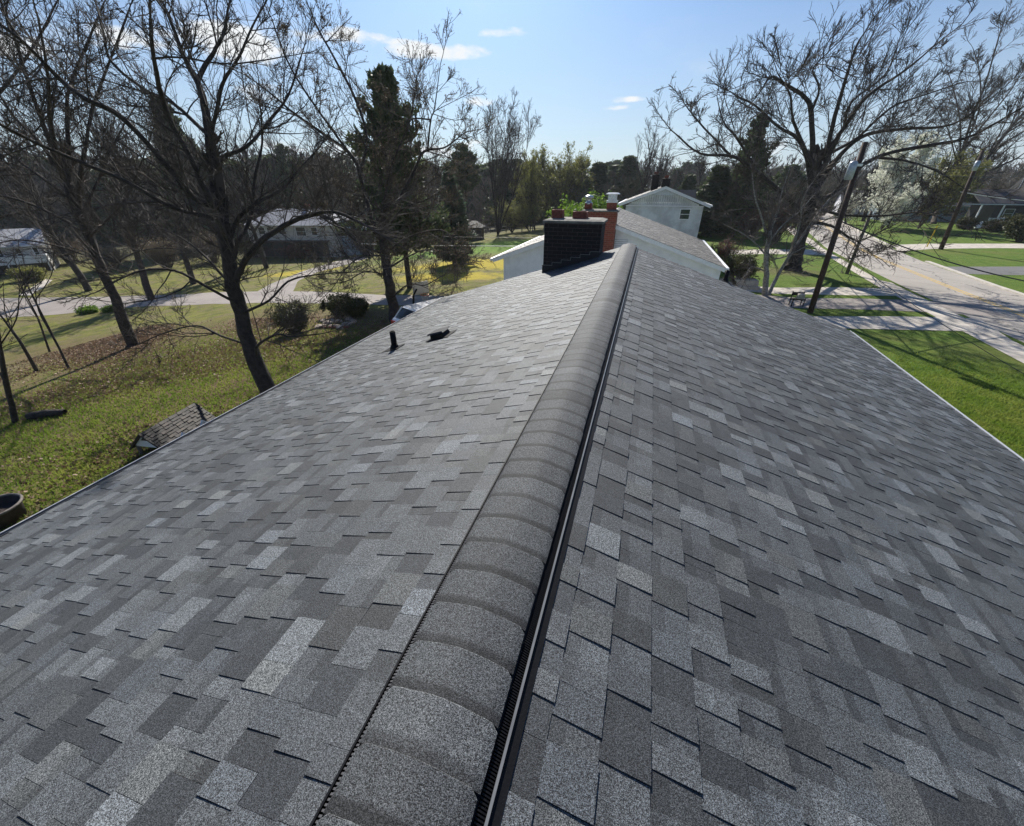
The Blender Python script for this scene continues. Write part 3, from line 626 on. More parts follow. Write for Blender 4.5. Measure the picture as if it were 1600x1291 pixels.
# low garden shed-like dark roof behind it
def gable_house(name, label, cx, cy, wx, wy, ez, rz_, apexh, rot, wm, rm, wins=(), over=.5, base=0., cat='house', group=None, hip=False, trim='trim'):
    """ridge along local x; wins: (face, u, z, w, h)"""
    t = thing(name, (cx, cy, base), label, cat, group, rot)
    mb = MB(); mb.prism([(-wx/2, -wy/2, -.6), (-wx/2, wy/2, -.6), (-wx/2, wy/2, ez), (-wx/2, 0, ez+apexh*.96), (-wx/2, -wy/2, ez)], (wx, 0, 0)) if not hip else mb.box((0, 0, ez/2-.3), (wx, wy, ez+.6))
    mb.build('wall', wm, t)
    k = apexh/(wy/2); zo = ez-over*k; rx = wx/2+over*.8; hx = (wx/2-wy/2*.9) if hip else rx
    A = (wy/2+over); sl = math.hypot(A, apexh+over*k)
    mb = MB(); th2 = .12
    top = [(-rx, -A, zo), (rx, -A, zo), (rx, A, zo), (-rx, A, zo)]
    vs_ = [(*p[:2], p[2]+th2) for p in top]+[(-hx, 0, ez+apexh+th2), (hx, 0, ez+apexh+th2)]+[p for p in top]+[(-hx, 0, ez+apexh), (hx, 0, ez+apexh)]
    fs = [(0, 1, 5, 4), (2, 3, 4, 5), (1, 2, 5), (3, 0, 4)] if hip else [(0, 1, 5, 4), (2, 3, 4, 5), (1, 5, 11, 7), (5, 2, 8, 11), (0, 4, 10, 6), (4, 3, 9, 10)]
    fs += [(0, 1, 7, 6), (2, 3, 9, 8), (6, 7, 11, 10), (8, 9, 10, 11)]
    if hip: fs += [(1, 2, 8, 7), (3, 0, 6, 9), (7, 8, 11), (9, 6, 10)]
    mb.add(vs_, fs); r = mb.build('roof', rm, t)
    for s in (-1, 1):
        mb = MB(); mb.box((0, s*(A+.05), zo+.06), (2*rx, .09, .12)); mb.build('gutter', M[trim], t)
    for w_ in wins:
        fc, u, z, ww, hh = w_
        if fc == 's': window(t, (0, 0, 0), (u, -wy/2, z), ww, hh, 'y-')
        elif fc == 'e': window(t, (0, 0, 0), (wx/2, u, z), ww, hh, 'x+')
        elif fc == 'w': window(t, (0, 0, 0), (-wx/2, u, z), ww, hh, 'x-')
    return t
p = yat(1062, 296, 56); gable_house('house', 'dark roofed house just showing behind the right edge of the tall white house', float(p[0]), 58, 3.2, 6, 3.2, 0, 2.3, 0, M['darkwall'], M['shingle_dark'], [('s', 0, 1.6, 1, 1)])
# left white house, pale roof
p = G(468, 402); print('lh', p, dist(p))
gz0 = float(p[2])
lh = gable_house('house', 'pale two storey house with hipped grey roof beyond the back lawn, seen between bare trees', float(p[0])-1.5, float(p[1])+4, 14.5, 8.0, 5.0, 0, 1.9, R_(17), M['cream'], M['greyroof'],
    [('s', -4.9, 4.0, .9, 1.1), ('s', -3.6, 4.0, .9, 1.1), ('s', -1.6, 4.0, 1.0, 1.1), ('s', 1.4, 3.9, 1.5, 1.3), ('s', 3.6, 3.9, .9, 1.2), ('e', -1, 3.9, .9, 1.3)], base=gz0, hip=True)
mb = MB(); mb.box((0, -4.6, 2.5), (11.5, 1.2, .16)); mb.build('deck', M['oldwood'], lh)
for i in range(6): mb = MB(); mb.box((-5.5+i*2.2, -5.1, 1.2), (.14, .14, 2.6)); mb.build('deck_post', M['oldwood'], lh)
mb = MB(); mb.box((0, -4.05, 1.2), (10.8, .12, 2.3)); mb.build('shade_panel', M['darkwall'], lh)  # solid dark panel painted in for the shade under the deck
mb = MB(); mb.box((1.2, .5, 7.1), (.9, .7, 1.2)); mb.build('chimney', M['brickred'], lh)
# wing
wg = thing('house', (float(p[0])+6.6, float(p[1])+6.5, gz0), 'small blue white garage wing at the right end of the hipped house', 'garage', None, R_(17))
mb = MB(); mb.prism([(-2.6, -2.5, -.5), (2.6, -2.5, -.5), (2.6, -2.5, 4.5), (0, -2.5, 5.6), (-2.6, -2.5, 4.5)], (0, 6, 0)); mb.build('wall', M['bluewall'], wg)
mb = MB()
for s in (-1, 1): mb.prism([(0, -2.9, 5.6), (s*3.1, -2.9, 4.3), (s*3.1, -2.9, 4.42), (0, -2.9, 5.74)], (0, 6.8, 0))
mb.build('roof', M['greyroof'], wg); window(wg, (0, 0, 0), (-.8, -2.5, 3.6), .9, 1.1); 
# far-left balcony house
p = G(20, 436); fz = float(p[2]); print('fl', p)
fh = gable_house('house', 'far left house with grey roof, dark slim windows and a white balcony', float(p[0])-8.6, float(p[1])+2.4, 12, 7.5, 4.6, 0, 1.6, R_(58), M['cream'], M['greyroof'],
    [('s', u, 3.55, .42, 1.3) for u in (.2, 1.9, 3.6, 5.2)], base=fz-1.1, hip=False)
mb = MB(); mb.box((2.2, -4.5, 2.45), (7.8, 1.5, .14)); mb.box((2.2, -5.22, 2.95), (7.8, .06, .9)); mb.box((6.08, -4.5, 2.95), (.06, 1.4, .9)); mb.build('balcony', M['trim'], fh)
for u in (-1.4, 2.2, 5.9): mb = MB(); mb.box((u, -5.1, 1.1), (.12, .12, 2.6)); mb.build('balcony_post', M['trim'], fh)
mb = MB(); mb.box((2.2, -3.79, 1.1), (7.6, .06, 2.2)); mb.build('shade_panel', M['darkwall'], fh)  # dark sheet in place of the shade below the balcony
# dark house right
p = G(1555, 357); dd = dist(p); print('dark', p, dd)
dk = thing('house', (float(p[0])+3, float(p[1])+3, 0), 'dark bungalow with grey roof and porch across the street', 'house', None, R_(-4))
def L(px, py): q = AD(px, py, dd); return q
sc = dd/62.
mb = MB(); mb.box((4, 1.5, 1.7), (15, 7, 3.8)); mb.build('wall', M['darkwall'], dk)
mb = MB(); mb.prism([(-6.2, -3.4, 3.4), (-6.2, 1.5, 5.3), (-6.2, 6, 3.4), (-6.2, 6, 3.55), (-6.2, 1.5, 5.5), (-6.2, -3.4, 3.55)], (18.5, 0, 0)); mb.build('roof', M['shingle_dark'], dk)
mb = MB(); mb.prism([(.2, -2.2, 3.9), (.2, 2.2, 7.6), (.2, 6.6, 3.9), (.2, 6.6, 3.7), (.2, -2.4, 3.7)], (10, 0, 0)); r = mb.build('roof', M['shingle_dark'], dk); r['label'] = 'taller dark gable roof above the porch'
mb = MB(); mb.bar((.15, -2.3, 4.0), (.15, 2.2, 7.7), .09); mb.bar((.15, 2.2, 7.7), (.15, 2.2, 3.9), .07); mb.build('rake_board', M['trim'], dk)
mb = MB(); mb.box((-.5, -3.6, 3.42), (17, .12, .14)); mb.build('gutter', M['greymetal'], dk)
for u in (-5.9, -3.2, -.2, 3.4): mb = MB(); mb.box((u, -3.3, 1.9), (.16, .16, 3.0)); mb.build('porch_column', M['trim'], dk)
mb = MB()
for i in range(5): mb.box((-5.2, -3.7-i*.32, .9-i*.19), (2.0, .34, .18))
mb.build('porch_steps', M['trim'], dk)
for u in (-1.6, 1.6, 4.5): window(dk, (0, 0, 0), (u, -2.0, 2.1), 1.1, 1.3)
mb = MB(); mb.box((-1.2, -3.25, 1.15), (6, .06, .7)); mb.build('porch_rail', M['greymetal'], dk)
p = G(1440, 346); gable_house('house', 'pale blue house half hidden behind the white flowering tree', float(p[0]), float(p[1])+4, 13, 7, 2.9, 0, 1.9, R_(-8), M['bluewall'], M['shingle_dark'], [('s', -4, 1.5, 1.3, 1.1), ('s', 0, 1.5, 1.3, 1.1), ('s', 4, 1.5, 1.3, 1.1)])
p = G(1395, 338); gable_house('house', 'white house low behind the blossom, left of the blue house', float(p[0])-3, float(p[1])+9, 10, 7, 2.9, 0, 1.9, R_(-8), M['white'], M['shingle_dark'], [('s', -3, 1.5, 1.2, 1.1), ('s', 1, 1.5, 1.2, 1.1)])

# ================================================================= trees
def nrm(d): return d/(np.linalg.norm(d, axis=-1, keepdims=True)+1e-9)
def segs_of(P, R):      # P (N,m,3) R (N,m)
    return np.concatenate([P[:, :-1].reshape(-1, 3), P[:, 1:].reshape(-1, 3), R[:, :-1].reshape(-1, 1), R[:, 1:].reshape(-1, 1)], 1)
def prisms(S, k=3):
    P0, P1, R0, R1 = S[:, :3], S[:, 3:6], S[:, 6:7], S[:, 7:8]; d = nrm(P1-P0)
    ref = np.where(np.abs(d[:, 2:3]) < .8, np.array([[0, 0, 1.]]), np.array([[1., 0, 0]])); a = nrm(np.cross(d, ref)); b = np.cross(d, a)
    P1 = P1+d*R1*.6
    t = np.arange(k)*2*math.pi/k; c, s = np.cos(t)[None, :, None], np.sin(t)[None, :, None]; off = c*a[:, None]+s*b[:, None]
    V = np.concatenate([P0[:, None]+off*R0[:, None], P1[:, None]+off*R1[:, None]], 1).reshape(-1, 3)
    base = (np.arange(len(S))*2*k)[:, None]; i = np.arange(k)[None]; j = (i+1) % k
    F = np.stack([base+i, base+j, base+k+j, base+k+i], -1).reshape(-1, 4); return V, F
def tube(Pl, Rl, k=8):
    Pl = np.array(Pl, float); n = len(Pl); T = nrm(np.gradient(Pl, axis=0)); a = np.cross(T[0], [0, 1, 0.1]); a /= np.linalg.norm(a); V = []
    for i in range(n):
        a = a-T[i]*(a@T[i]); a /= np.linalg.norm(a); b = np.cross(T[i], a)
        for q in range(k):
            t = q*2*math.pi/k; V.append(Pl[i]+Rl[i]*(1+.07*math.sin(q*2.3+i*.9))*(math.cos(t)*a+math.sin(t)*b))
    F = [(i*k+q, i*k+(q+1) % k, (i+1)*k+(q+1) % k, (i+1)*k+q) for i in range(n-1) for q in range(k)]
    return np.array(V), np.array(F)
def cat(parts):
    Vs, Fs, o = [], [], 0
    for V, F in parts: Vs.append(V); Fs.append(F+o); o += len(V)
    return np.concatenate(Vs), np.concatenate(Fs)
def grow(rg, P, D, L, R, levels, last_only=None):
    out = []
    for li, lv in enumerate(levels):
        n = lv['n']; N = len(P); pts = [P]; ds = []; d = D.copy()
        for i in range(n):
            d = d+rg.normal(0, lv['w'], (N, 3)); d[:, 2] += lv.get('up', 0); d = nrm(d); pts.append(pts[-1]+d*(L/n)[:, None]); ds.append(d)
        pts = np.stack(pts, 1); ds = np.stack(ds, 1); tr = 1-(1-lv.get('tip', .35))*np.arange(n+1)/n; rad = np.maximum(R[:, None]*tr[None], lv.get('rmin', .005))
        out.append((pts, rad, ds))
        if li+1 < len(levels):
            nk = lv['kids']; t = lv.get('t0', .15)+(1-lv.get('t0', .15))*rg.random((N, nk)); x = t*n; i0 = np.minimum(x.astype(int), n-1); fr = (x-i0)[..., None]
            r = np.arange(N)[:, None]; p = pts[r, i0]*(1-fr)+pts[r, i0+1]*fr; dd = ds[r, i0]; rr = rad[r, i0]
            a = np.radians(rg.normal(lv.get('ang', 45), 12, (N, nk)))[..., None]; pp = rg.normal(0, 1, (N, nk, 3)); pp[..., 2] += lv.get('pu', .35); pp = nrm(pp-dd*(pp*dd).sum(-1, keepdims=True))
            cd = nrm(dd*np.cos(a)+pp*np.sin(a)); cl = L[:, None]*lv['lr']*(1-.45*t)*rg.uniform(.55, 1.3, (N, nk)); cr = rr*lv.get('rr', .6)
            P, D, L, R = p.reshape(-1, 3), cd.reshape(-1, 3), cl.ravel(), cr.ravel()
    return out
def catmull(P, R, sub=4):
    P = np.array(P, float); R = np.array(R, float); n = len(P); Q = np.vstack([2*P[0]-P[1], P, 2*P[-1]-P[-2]]); o = []; ro = []
    for i in range(n-1):
        p0, p1, p2, p3 = Q[i:i+4]
        for j in range(sub):
            t = j/sub; o.append(.5*((2*p1)+(-p0+p2)*t+(2*p0-5*p1+4*p2-p3)*t*t+(-p0+3*p1-3*p2+p3)*t**3)); ro.append(R[i]*(1-t)+R[i+1]*t)
    o.append(P[-1]); ro.append(R[-1]); return np.array(o), np.array(ro)
def tris(rg, C_, size, n, stretch=1.0, dirs=None):
    """n small leaf triangles round every centre"""
    C_ = np.repeat(C_, n, 0); N = len(C_)
    return C_, N
def leaves(rg, C_, size, spread, n, quad=True, lon=1.6, bias=None):
    c = np.repeat(C_, n, 0)+rg.normal(0, spread, (len(C_)*n, 3)); N = len(c); a = rg.normal(0, 1, (N, 3))
    if bias is not None: a = a+np.repeat(bias, n, 0)
    a = nrm(a); b = nrm(np.cross(a, rg.normal(0, 1, (N, 3)))); s = size*rg.uniform(.6, 1.4, (N, 1))
    A, B = a*s*lon*.5, b*s*.5
    V = np.stack([c-A, c+B, c+A, c-B], 1).reshape(-1, 3); i = np.arange(N)[:, None]*4; return V, i+np.arange(4)[None]
def traced_tree(name, label, limbs, seed, d0, bark, twig, dens=2.2, blen=2.4, kids=(7, 6), tw=.016, cat_='tree', group=None, buds=None, base_r=None, up=.05, jit=.5, roots=True, wander=.13, tmin=.12, budn=1, thick=.74, tc_=.0095):
    """limbs: list of (pixel points, r0, r1, depth offset at the end); first limb is the trunk and starts on the ground"""
    rg = np.random.default_rng(seed); p0 = G(*limbs[0][0][0]); 
    t = thing(name, p0, label, cat_, group); parts = []; P, D, L, R = [], [], [], []
    for li, (pp, r0, r1, do) in enumerate(limbs):
        n = len(pp); pts = [AD(px, py, d0+do*(i/(n-1))**1.0+(rg.normal(0, jit*.25) if 0 < i else 0)) for i, (px, py) in enumerate(pp)]
        r0, r1 = r0*thick, r1*thick
        if li == 0: pts[0] = p0-np.array([0, 0, .15])
        rr = [r0*(1-i/(n-1))+r1*i/(n-1) for i in range(n)]
        if li == 0 and roots: 
            dv = pts[1]-pts[0]; pts.insert(1, pts[0]+dv*.12); rr = [r0*1.55, r0*1.12]+rr[1:]
        q, qr = catmull(pts, rr, 4)
        q[1:] += rg.normal(0, .10, (len(q)-1, 3))*qr[1:, None]
        parts.append(tube(q, qr, 10 if r0 > .12 else 6))
        if li == 0 and len(limbs) > 2: lo = .55
        else: lo = tmin
        ln = np.linalg.norm(np.diff(q, axis=0), axis=1).sum(); m = max(3, int(ln*dens)); tt = lo+(1-lo)*rg.random(m); x = tt*(len(q)-1); i0 = np.minimum(x.astype(int), len(q)-2); fr = (x-i0)[:, None]
        p = q[i0]*(1-fr)+q[i0+1]*fr; dd = nrm(q[i0+1]-q[i0]); a = np.radians(rg.normal(48, 14, m))[:, None]; pr = rg.normal(0, 1, (m, 3)); pr[:, 2] += .35; pr = nrm(pr-dd*(pr*dd).sum(-1, keepdims=True))
        P.append(p); D.append(nrm(dd*np.cos(a)+pr*np.sin(a))); L.append(blen*rg.uniform(.45, 1.35, m)*(1.2-.8*tt)*(1 if li else .7)); R.append(np.minimum(qr[i0]*.5, blen*tc_))
        # the limb's own tip goes on
        P.append(q[-1:]); D.append(nrm(q[-1:]-q[-2:-1])); L.append(np.array([blen*.6])); R.append(qr[-1:]*.95)
    P, D, L, R = map(np.concatenate, (P, D, L, R))
    lv = [dict(n=5, w=wander, up=up, kids=kids[0], lr=.56, ang=40, rr=.6, tip=.4, rmin=tw*.55), dict(n=3, w=wander*1.1, up=up, kids=kids[1], lr=.56, ang=36, rr=.65, rmin=tw*.38), dict(n=3, w=.12, up=up, tip=.5, rmin=tw*.26)]
    out = grow(rg, P, D, L, R, lv)
    off = p0; V, F = cat(parts); npmesh('trunk', V, F, bark, t, smooth_=True, off=off)
    S = [prisms(segs_of(a, b), 4 if i == 0 else 3) for i, (a, b, _) in enumerate(out)]; V, F = cat(S); npmesh('crown', V, F, twig, t, off=off)
    if buds:
        tips = np.concatenate([out[2][0][:, -1], out[2][0][:, 1]]); V, F = leaves(rg, tips, .055 if buds[1] is None else buds[1], .02, budn); npmesh('buds', V, F, buds[0], t, off=off)
    print(name, label[:30], len(V), 'd', round(d0, 1)); return t
def tree_template(seed, h, spread=.42, kids=(16, 9, 7), twr=.02, up=.10, ang=42, trunk_r=.03, t0=.25, n_tr=9, w=.07, lean=0, stems=1, lr=.62):
    rg = np.random.default_rng(seed); n = stems
    P = np.zeros((n, 3)); D = nrm(np.concatenate([rg.normal(0, .0 if n == 1 else .35, (n, 2)), np.ones((n, 1))], 1)); L = np.full(n, h)*rg.uniform(.85, 1, n); R = np.full(n, h*trunk_r)/math.sqrt(n)
    lv = [dict(n=n_tr, w=w, up=.05, kids=kids[0], lr=lr*.9, ang=ang, rr=.5, tip=.12, t0=t0), dict(n=5, w=.13, up=up, kids=kids[1], lr=.5, ang=40, rr=.6, rmin=twr*.6), dict(n=3, w=.15, up=up, kids=kids[2], lr=.55, ang=38, rr=.6, rmin=twr*.38), dict(n=2, w=.13, up=up, rmin=twr*.28, tip=.5)]
    out = grow(rg, P, D, L, R, lv); tv = prisms(segs_of(*out[0][:2]), 7); b1 = prisms(segs_of(*out[1][:2]), 5)
    trunk = cat([tv, b1]); crown = cat([prisms(segs_of(a, b), 3) for a, b, _ in out[2:]]); tips = out[-1][0][:, -1]; return trunk, crown, tips
def tree_from(name, label, cat_, tmpl, loc, sc=1, rz=0, mats=('bark', 'twig'), group=None, leaf=None):
    key = (id(tmpl), mats, leaf); t = thing(name, loc, label, cat_, group, rz); t.scale = (sc, sc, sc) if not isinstance(sc, tuple) else sc
    c = _cache.get(key)
    if c is None:
        a = npmesh('trunk', *tmpl[0], M[mats[0]], t, smooth_=True); b = npmesh('crown', *tmpl[1], M[mats[1]], t); c = [a.data, b.data]
        if leaf: V, F = leaves(np.random.default_rng(5), tmpl[2], leaf[1], leaf[2], leaf[3]); e_ = npmesh('foliage', V, F, M[leaf[0]], t); c.append(e_.data)
        _cache[key] = c; _keep.append(tmpl)
    else:
        for nm, me in zip(('trunk', 'crown', 'foliage'), c): o = bpy.data.objects.new(nm, me); C.objects.link(o); o.parent = t
    return t
_cache = {}; _keep = []
def conifer(seed, h, rmax, base=.12, layers=26, per=6, droop=-.05, lean_up=.25, size=.16, ncl=5, dens=14, irregular=.35, top_pow=.8, spread=.12, trunk_r=.018):
    rg = np.random.default_rng(seed); P = []; D = []; L = []
    for i in range(layers):
        t = (i+rg.random())/layers; z = h*(base+(1-base)*t*.985); k = per if t < .85 else max(3, per-2); a0 = rg.random()*6.28
        for j in range(k):
            a = a0+j*6.28/k+rg.normal(0, .3); l = rmax*((1-t)**top_pow)*(1-.35*max(0, .18-t)/.18)*rg.uniform(1-irregular, 1+irregular*.6)+.25
            P.append((0, 0, z)); D.append((math.cos(a), math.sin(a), droop+lean_up*t+rg.normal(0, .07))); L.append(l)
    P, D, L = np.array(P), nrm(np.array(D)), np.array(L)
    out = grow(rg, P, D, L, np.maximum(L*.014, .015), [dict(n=5, w=.07, up=.05, kids=9, lr=.38, ang=42, t0=.2, pu=0, rmin=.012), dict(n=2, w=.1, up=.05, rmin=.008)])
    trunk = cat([tube([(0, 0, -.2), (0, 0, h*.5), (0, 0, h)], [h*trunk_r, h*trunk_r*.6, .03], 8), prisms(segs_of(*out[0][:2]), 4)]); cr = prisms(segs_of(*out[1][:2]), 3)
    b, dd = out[1][0], out[1][2]; c = np.concatenate([b[:, 1], b[:, 2], (b[:, 0]+b[:, 1])/2]); bias = np.concatenate([dd[:, 0], dd[:, 1], dd[:, 0]])*1.1; bias[:, 2] += .5
    c2 = out[0][0][:, 2:].reshape(-1, 3); c = np.concatenate([c, c2]); bias = np.concatenate([bias, np.tile([[0, 0, .6]], (len(c2), 1))])
    fo = leaves(rg, c, size, spread, ncl, lon=2.4, bias=bias); return trunk, fo
def conifer_from(label, tm, loc, sc, rz=0, mat='needle', group=None, name='pine_tree', cat_='pine tree'):
    key = (id(tm), mat); t = thing(name, loc, label, cat_, group, rz); t.scale = (sc, sc, sc) if not isinstance(sc, tuple) else sc
    c = _cache.get(key)
    if c is None:
        a = npmesh('trunk', *tm[0], M['bark'], t, smooth_=True); b = npmesh('crown', *tm[1], M[mat], t); _cache[key] = (a.data, b.data); _keep.append(tm)
    else:
        for nm, me in zip(('trunk', 'crown'), c): o = bpy.data.objects.new(nm, me); C.objects.link(o); o.parent = t
    return t
def bush(name, label, loc, r, h, seed, mat, nl=9, size=.06, stems=26, tw='twig', group=None, cat_='shrub', kids=(8, 6), bare=False):
    rg = np.random.default_rng(seed); n = stems; a = rg.random(n)*6.28; e_ = rg.uniform(.15, 1.0, n)
    D = nrm(np.stack([np.cos(a)*e_*r/h*1.0, np.sin(a)*e_*r/h, np.ones(n)], 1)); P = np.stack([np.cos(a)*e_*r*.15, np.sin(a)*e_*r*.15, np.zeros(n)-.1], 1)
    L = rg.uniform(.7, 1.05, n)*np.hypot(h, r*e_)*.8
    out = grow(rg, P, D, L, np.full(n, .02+.008*h), [dict(n=5, w=.1, up=.03, kids=kids[0], lr=.42, ang=38, t0=.25, rmin=.012), dict(n=3, w=.14, up=.04, kids=kids[1], lr=.5, ang=40, rmin=.009), dict(n=2, w=.16, rmin=.006)])
    t = thing(name, loc, label, cat_, group)
    npmesh('stem', *cat([prisms(segs_of(x, y), 4) for x, y, _ in out[:1]]), M['bark2'], t); npmesh('crown', *cat([prisms(segs_of(x, y), 3) for x, y, _ in out[1:]]), M[tw], t)
    if not bare:
        c = np.concatenate([out[2][0][:, -1], out[1][0][:, -1]]); V, F = leaves(rg, c, size, size*1.3, nl); npmesh('foliage', V, F, M[mat], t)
    return t

# ---- three big bare trees at the left
b1 = G(208, 541); d1 = dist(b1); b2 = G(420, 618); d2 = dist(b2); b3 = G(617, 505); d3 = dist(b3); print('trees', b1, b2, b3)
traced_tree('bare_tree', 'leaning bare tree on the back lawn, leftmost trunk, with a long shadow', [
    ([(208, 541), (186, 480), (162, 428), (138, 372), (118, 325), (104, 287)], .34, .20, 0),
    ([(100, 280), (93, 265), (71, 203), (46, 135), (25, 67), (5, 10)], .14, .05, -1.5),
    ([(106, 285), (108, 253), (105, 185), (108, 138), (139, 61), (160, 10)], .13, .04, 1.5),
    ([(124, 330), (124, 287), (133, 231), (145, 169), (173, 92), (200, 20)], .13, .04, .5),
    ([(112, 350), (46, 318), (0, 306), (-60, 300)], .09, .04, -1), ([(96, 300), (31, 253), (0, 231), (-50, 190)], .09, .04, 1.5),
    ([(128, 335), (155, 278), (180, 220), (215, 160)], .08, .03, 2.5), ([(98, 275), (60, 220), (20, 180), (-30, 100)], .11, .04, .5),
    ([(150, 405), (90, 385), (30, 375), (-20, 385)], .06, .03, -2), ([(160, 425), (210, 395), (260, 388), (300, 395)], .05, .02, -1.5),
    ([(104, 287), (80, 200), (75, 120), (60, 30)], .12, .04, -3), ([(140, 370), (190, 320), (215, 270), (240, 200)], .07, .03, -2)],
    11, d1, M['bark'], M['twig'], dens=2.7, blen=2.8, tw=.021, kids=(8, 7))
traced_tree('bare_tree', 'biggest bare tree, dark trunk just beyond the left eave, long limb curving right', [
    ([(422, 620), (395, 552), (376, 490), (362, 435), (352, 370), (345, 305)], .36, .23, 0),
    ([(345, 305), (337, 299), (328, 228), (319, 163), (306, 123), (285, 83), (262, 20)], .20, .05, .8),
    ([(319, 165), (310, 123), (334, 83), (350, 49), (358, 5)], .09, .035, 1), ([(327, 225), (341, 160), (350, 126), (372, 92), (395, 40)], .08, .03, -1),
    ([(348, 330), (303, 309), (266, 265), (192, 185), (133, 154), (93, 123), (31, 61), (-30, 20)], .13, .04, -2),
    ([(325, 215), (316, 203), (272, 163), (223, 138), (173, 95), (161, 48), (150, 5)], .08, .03, 1.5),
    ([(350, 345), (300, 333), (263, 321), (198, 284), (124, 253), (60, 225), (0, 194)], .10, .04, -3),
    ([(368, 440), (380, 413), (409, 376), (456, 347), (495, 334), (530, 333), (570, 352)], .14, .045, -1.5), ([(495, 334), (522, 352), (545, 362), (580, 400)], .05, .02, -1.5),
    ([(356, 385), (370, 345), (400, 318), (440, 296), (470, 262), (500, 230)], .10, .03, 1.2),
    ([(345, 310), (344, 253), (387, 228), (420, 190), (450, 150), (470, 90)], .09, .03, 2),
    ([(402, 560), (401, 541), (432, 523), (456, 526), (500, 522)], .07, .025, -1), ([(392, 540), (345, 525), (307, 509), (256, 521), (217, 538)], .06, .02, .5),
    ([(372, 475), (324, 449), (273, 423), (221, 423), (180, 440)], .07, .025, -2), ([(352, 370), (330, 320), (300, 250), (262, 180), (240, 90), (235, 30)], .12, .04, -2.5),
    ([(362, 430), (372, 380), (392, 340), (398, 280), (410, 220), (405, 150)], .10, .03, 2.5), ([(378, 490), (420, 470), (450, 440), (490, 430), (540, 425)], .06, .02, .5), ([(365, 450), (320, 400), (280, 370), (230, 350)], .06, .02, 1.5)],
    12, d2, M['bark'], M['twig'], dens=2.8, blen=2.1, thick=.68, tw=.015, kids=(8, 7))
traced_tree('bare_tree', 'twiggy bare tree in front of the tall pine, behind the middle of the left eave', [
    ([(619, 508), (612, 470), (608, 440), (602, 405), (598, 371)], .36, .26, 0),
    ([(598, 371), (586, 358), (567, 293), (552, 247), (511, 213), (462, 179), (425, 148), (395, 125)], .16, .03, -.5),
    ([(553, 250), (549, 244), (502, 179), (462, 120), (440, 73), (425, 30)], .09, .03, .8), ([(562, 275), (573, 216), (555, 154), (518, 83), (499, 49), (480, 5)], .10, .03, 1.5),
    ([(600, 380), (601, 355), (642, 278), (657, 244), (670, 234), (694, 231), (719, 213)], .13, .03, -.5), ([(668, 236), (673, 188), (679, 169), (688, 101)], .06, .02, -.5),
    ([(673, 187), (650, 185), (634, 187), (600, 170)], .04, .02, -1), ([(611, 468), (629, 450), (644, 444), (663, 446), (681, 437), (700, 425)], .05, .02, -2),
    ([(604, 400), (560, 380), (520, 345), (480, 330), (440, 322)], .08, .02, -1.5), ([(602, 395), (640, 370), (690, 360), (710, 385), (715, 430)], .07, .02, -1),
    ([(599, 375), (600, 320), (612, 260), (640, 190), (650, 130)], .10, .025, 2), ([(600, 385), (560, 330), (530, 300), (500, 290)], .07, .02, 2), ([(606, 420), (640, 400), (670, 390), (720, 400)], .06, .02, 1.5),
    ([(604, 400), (570, 400), (545, 415), (520, 450)], .06, .02, -1.5), ([(598, 371), (625, 330), (670, 310), (700, 290)], .08, .02, .5), ([(607, 430), (570, 425), (540, 440), (500, 445)], .05, .02, 1)],
    13, d3, M['bark'], M['twig'], dens=2.6, blen=2.5, tw=.019, kids=(8, 7), buds=(M['redbud2'], .03))
# trees at the left edge whose crowns enter the frame
traced_tree('bare_tree', 'bare tree outside the left edge, only its upper limbs sweeping into view', [
    ([(-150, 640), (-130, 500), (-110, 350), (-90, 230)], .3, .18, 0), ([(-100, 260), (-40, 190), (20, 120), (60, 60), (90, 0)], .12, .04, 0), ([(-115, 330), (-50, 300), (0, 250), (60, 200), (110, 120)], .1, .03, 1), ([(-95, 240), (-60, 120), (-20, 40), (10, -20)], .12, .04, -1), ([(-120, 400), (-60, 380), (0, 340), (50, 330)], .07, .03, 0)],
    14, d1+1, M['bark'], M['twig'], dens=1.4, blen=2.8, tw=.022, kids=(6, 5))
for k, (pp, lb) in enumerate(((
    [(22, 660), (10, 600), (0, 540), (-10, 470)], 'slim bare sapling nearest the lower left corner of the lawn'), ([(58, 580), (35, 540), (10, 505), (-10, 480)], 'crooked bare sapling leaning left beside the leaf litter'),
    ([(77, 550), (60, 500), (45, 470), (25, 430)], 'thin straight sapling, left stem of the leaning pair'), ([(108, 576), (85, 530), (55, 470), (30, 420)], 'longer thin sapling, right stem of the leaning pair'))):
    traced_tree('sapling', lb, [(pp, .12 if k < 2 else .08, .03, 0), ([pp[1], (pp[1][0]-25, pp[1][1]-45), (pp[1][0]-30, pp[1][1]-90)], .04, .015, .5), ([pp[2], (pp[2][0]+25, pp[2][1]-40), (pp[2][0]+30, pp[2][1]-80)], .03, .012, -.5)],
        40+k, dist(G(*pp[0])), M['bark'], M['twig'], dens=1.2, blen=1.2, tw=.016, kids=(4, 4), cat_='sapling', roots=False)
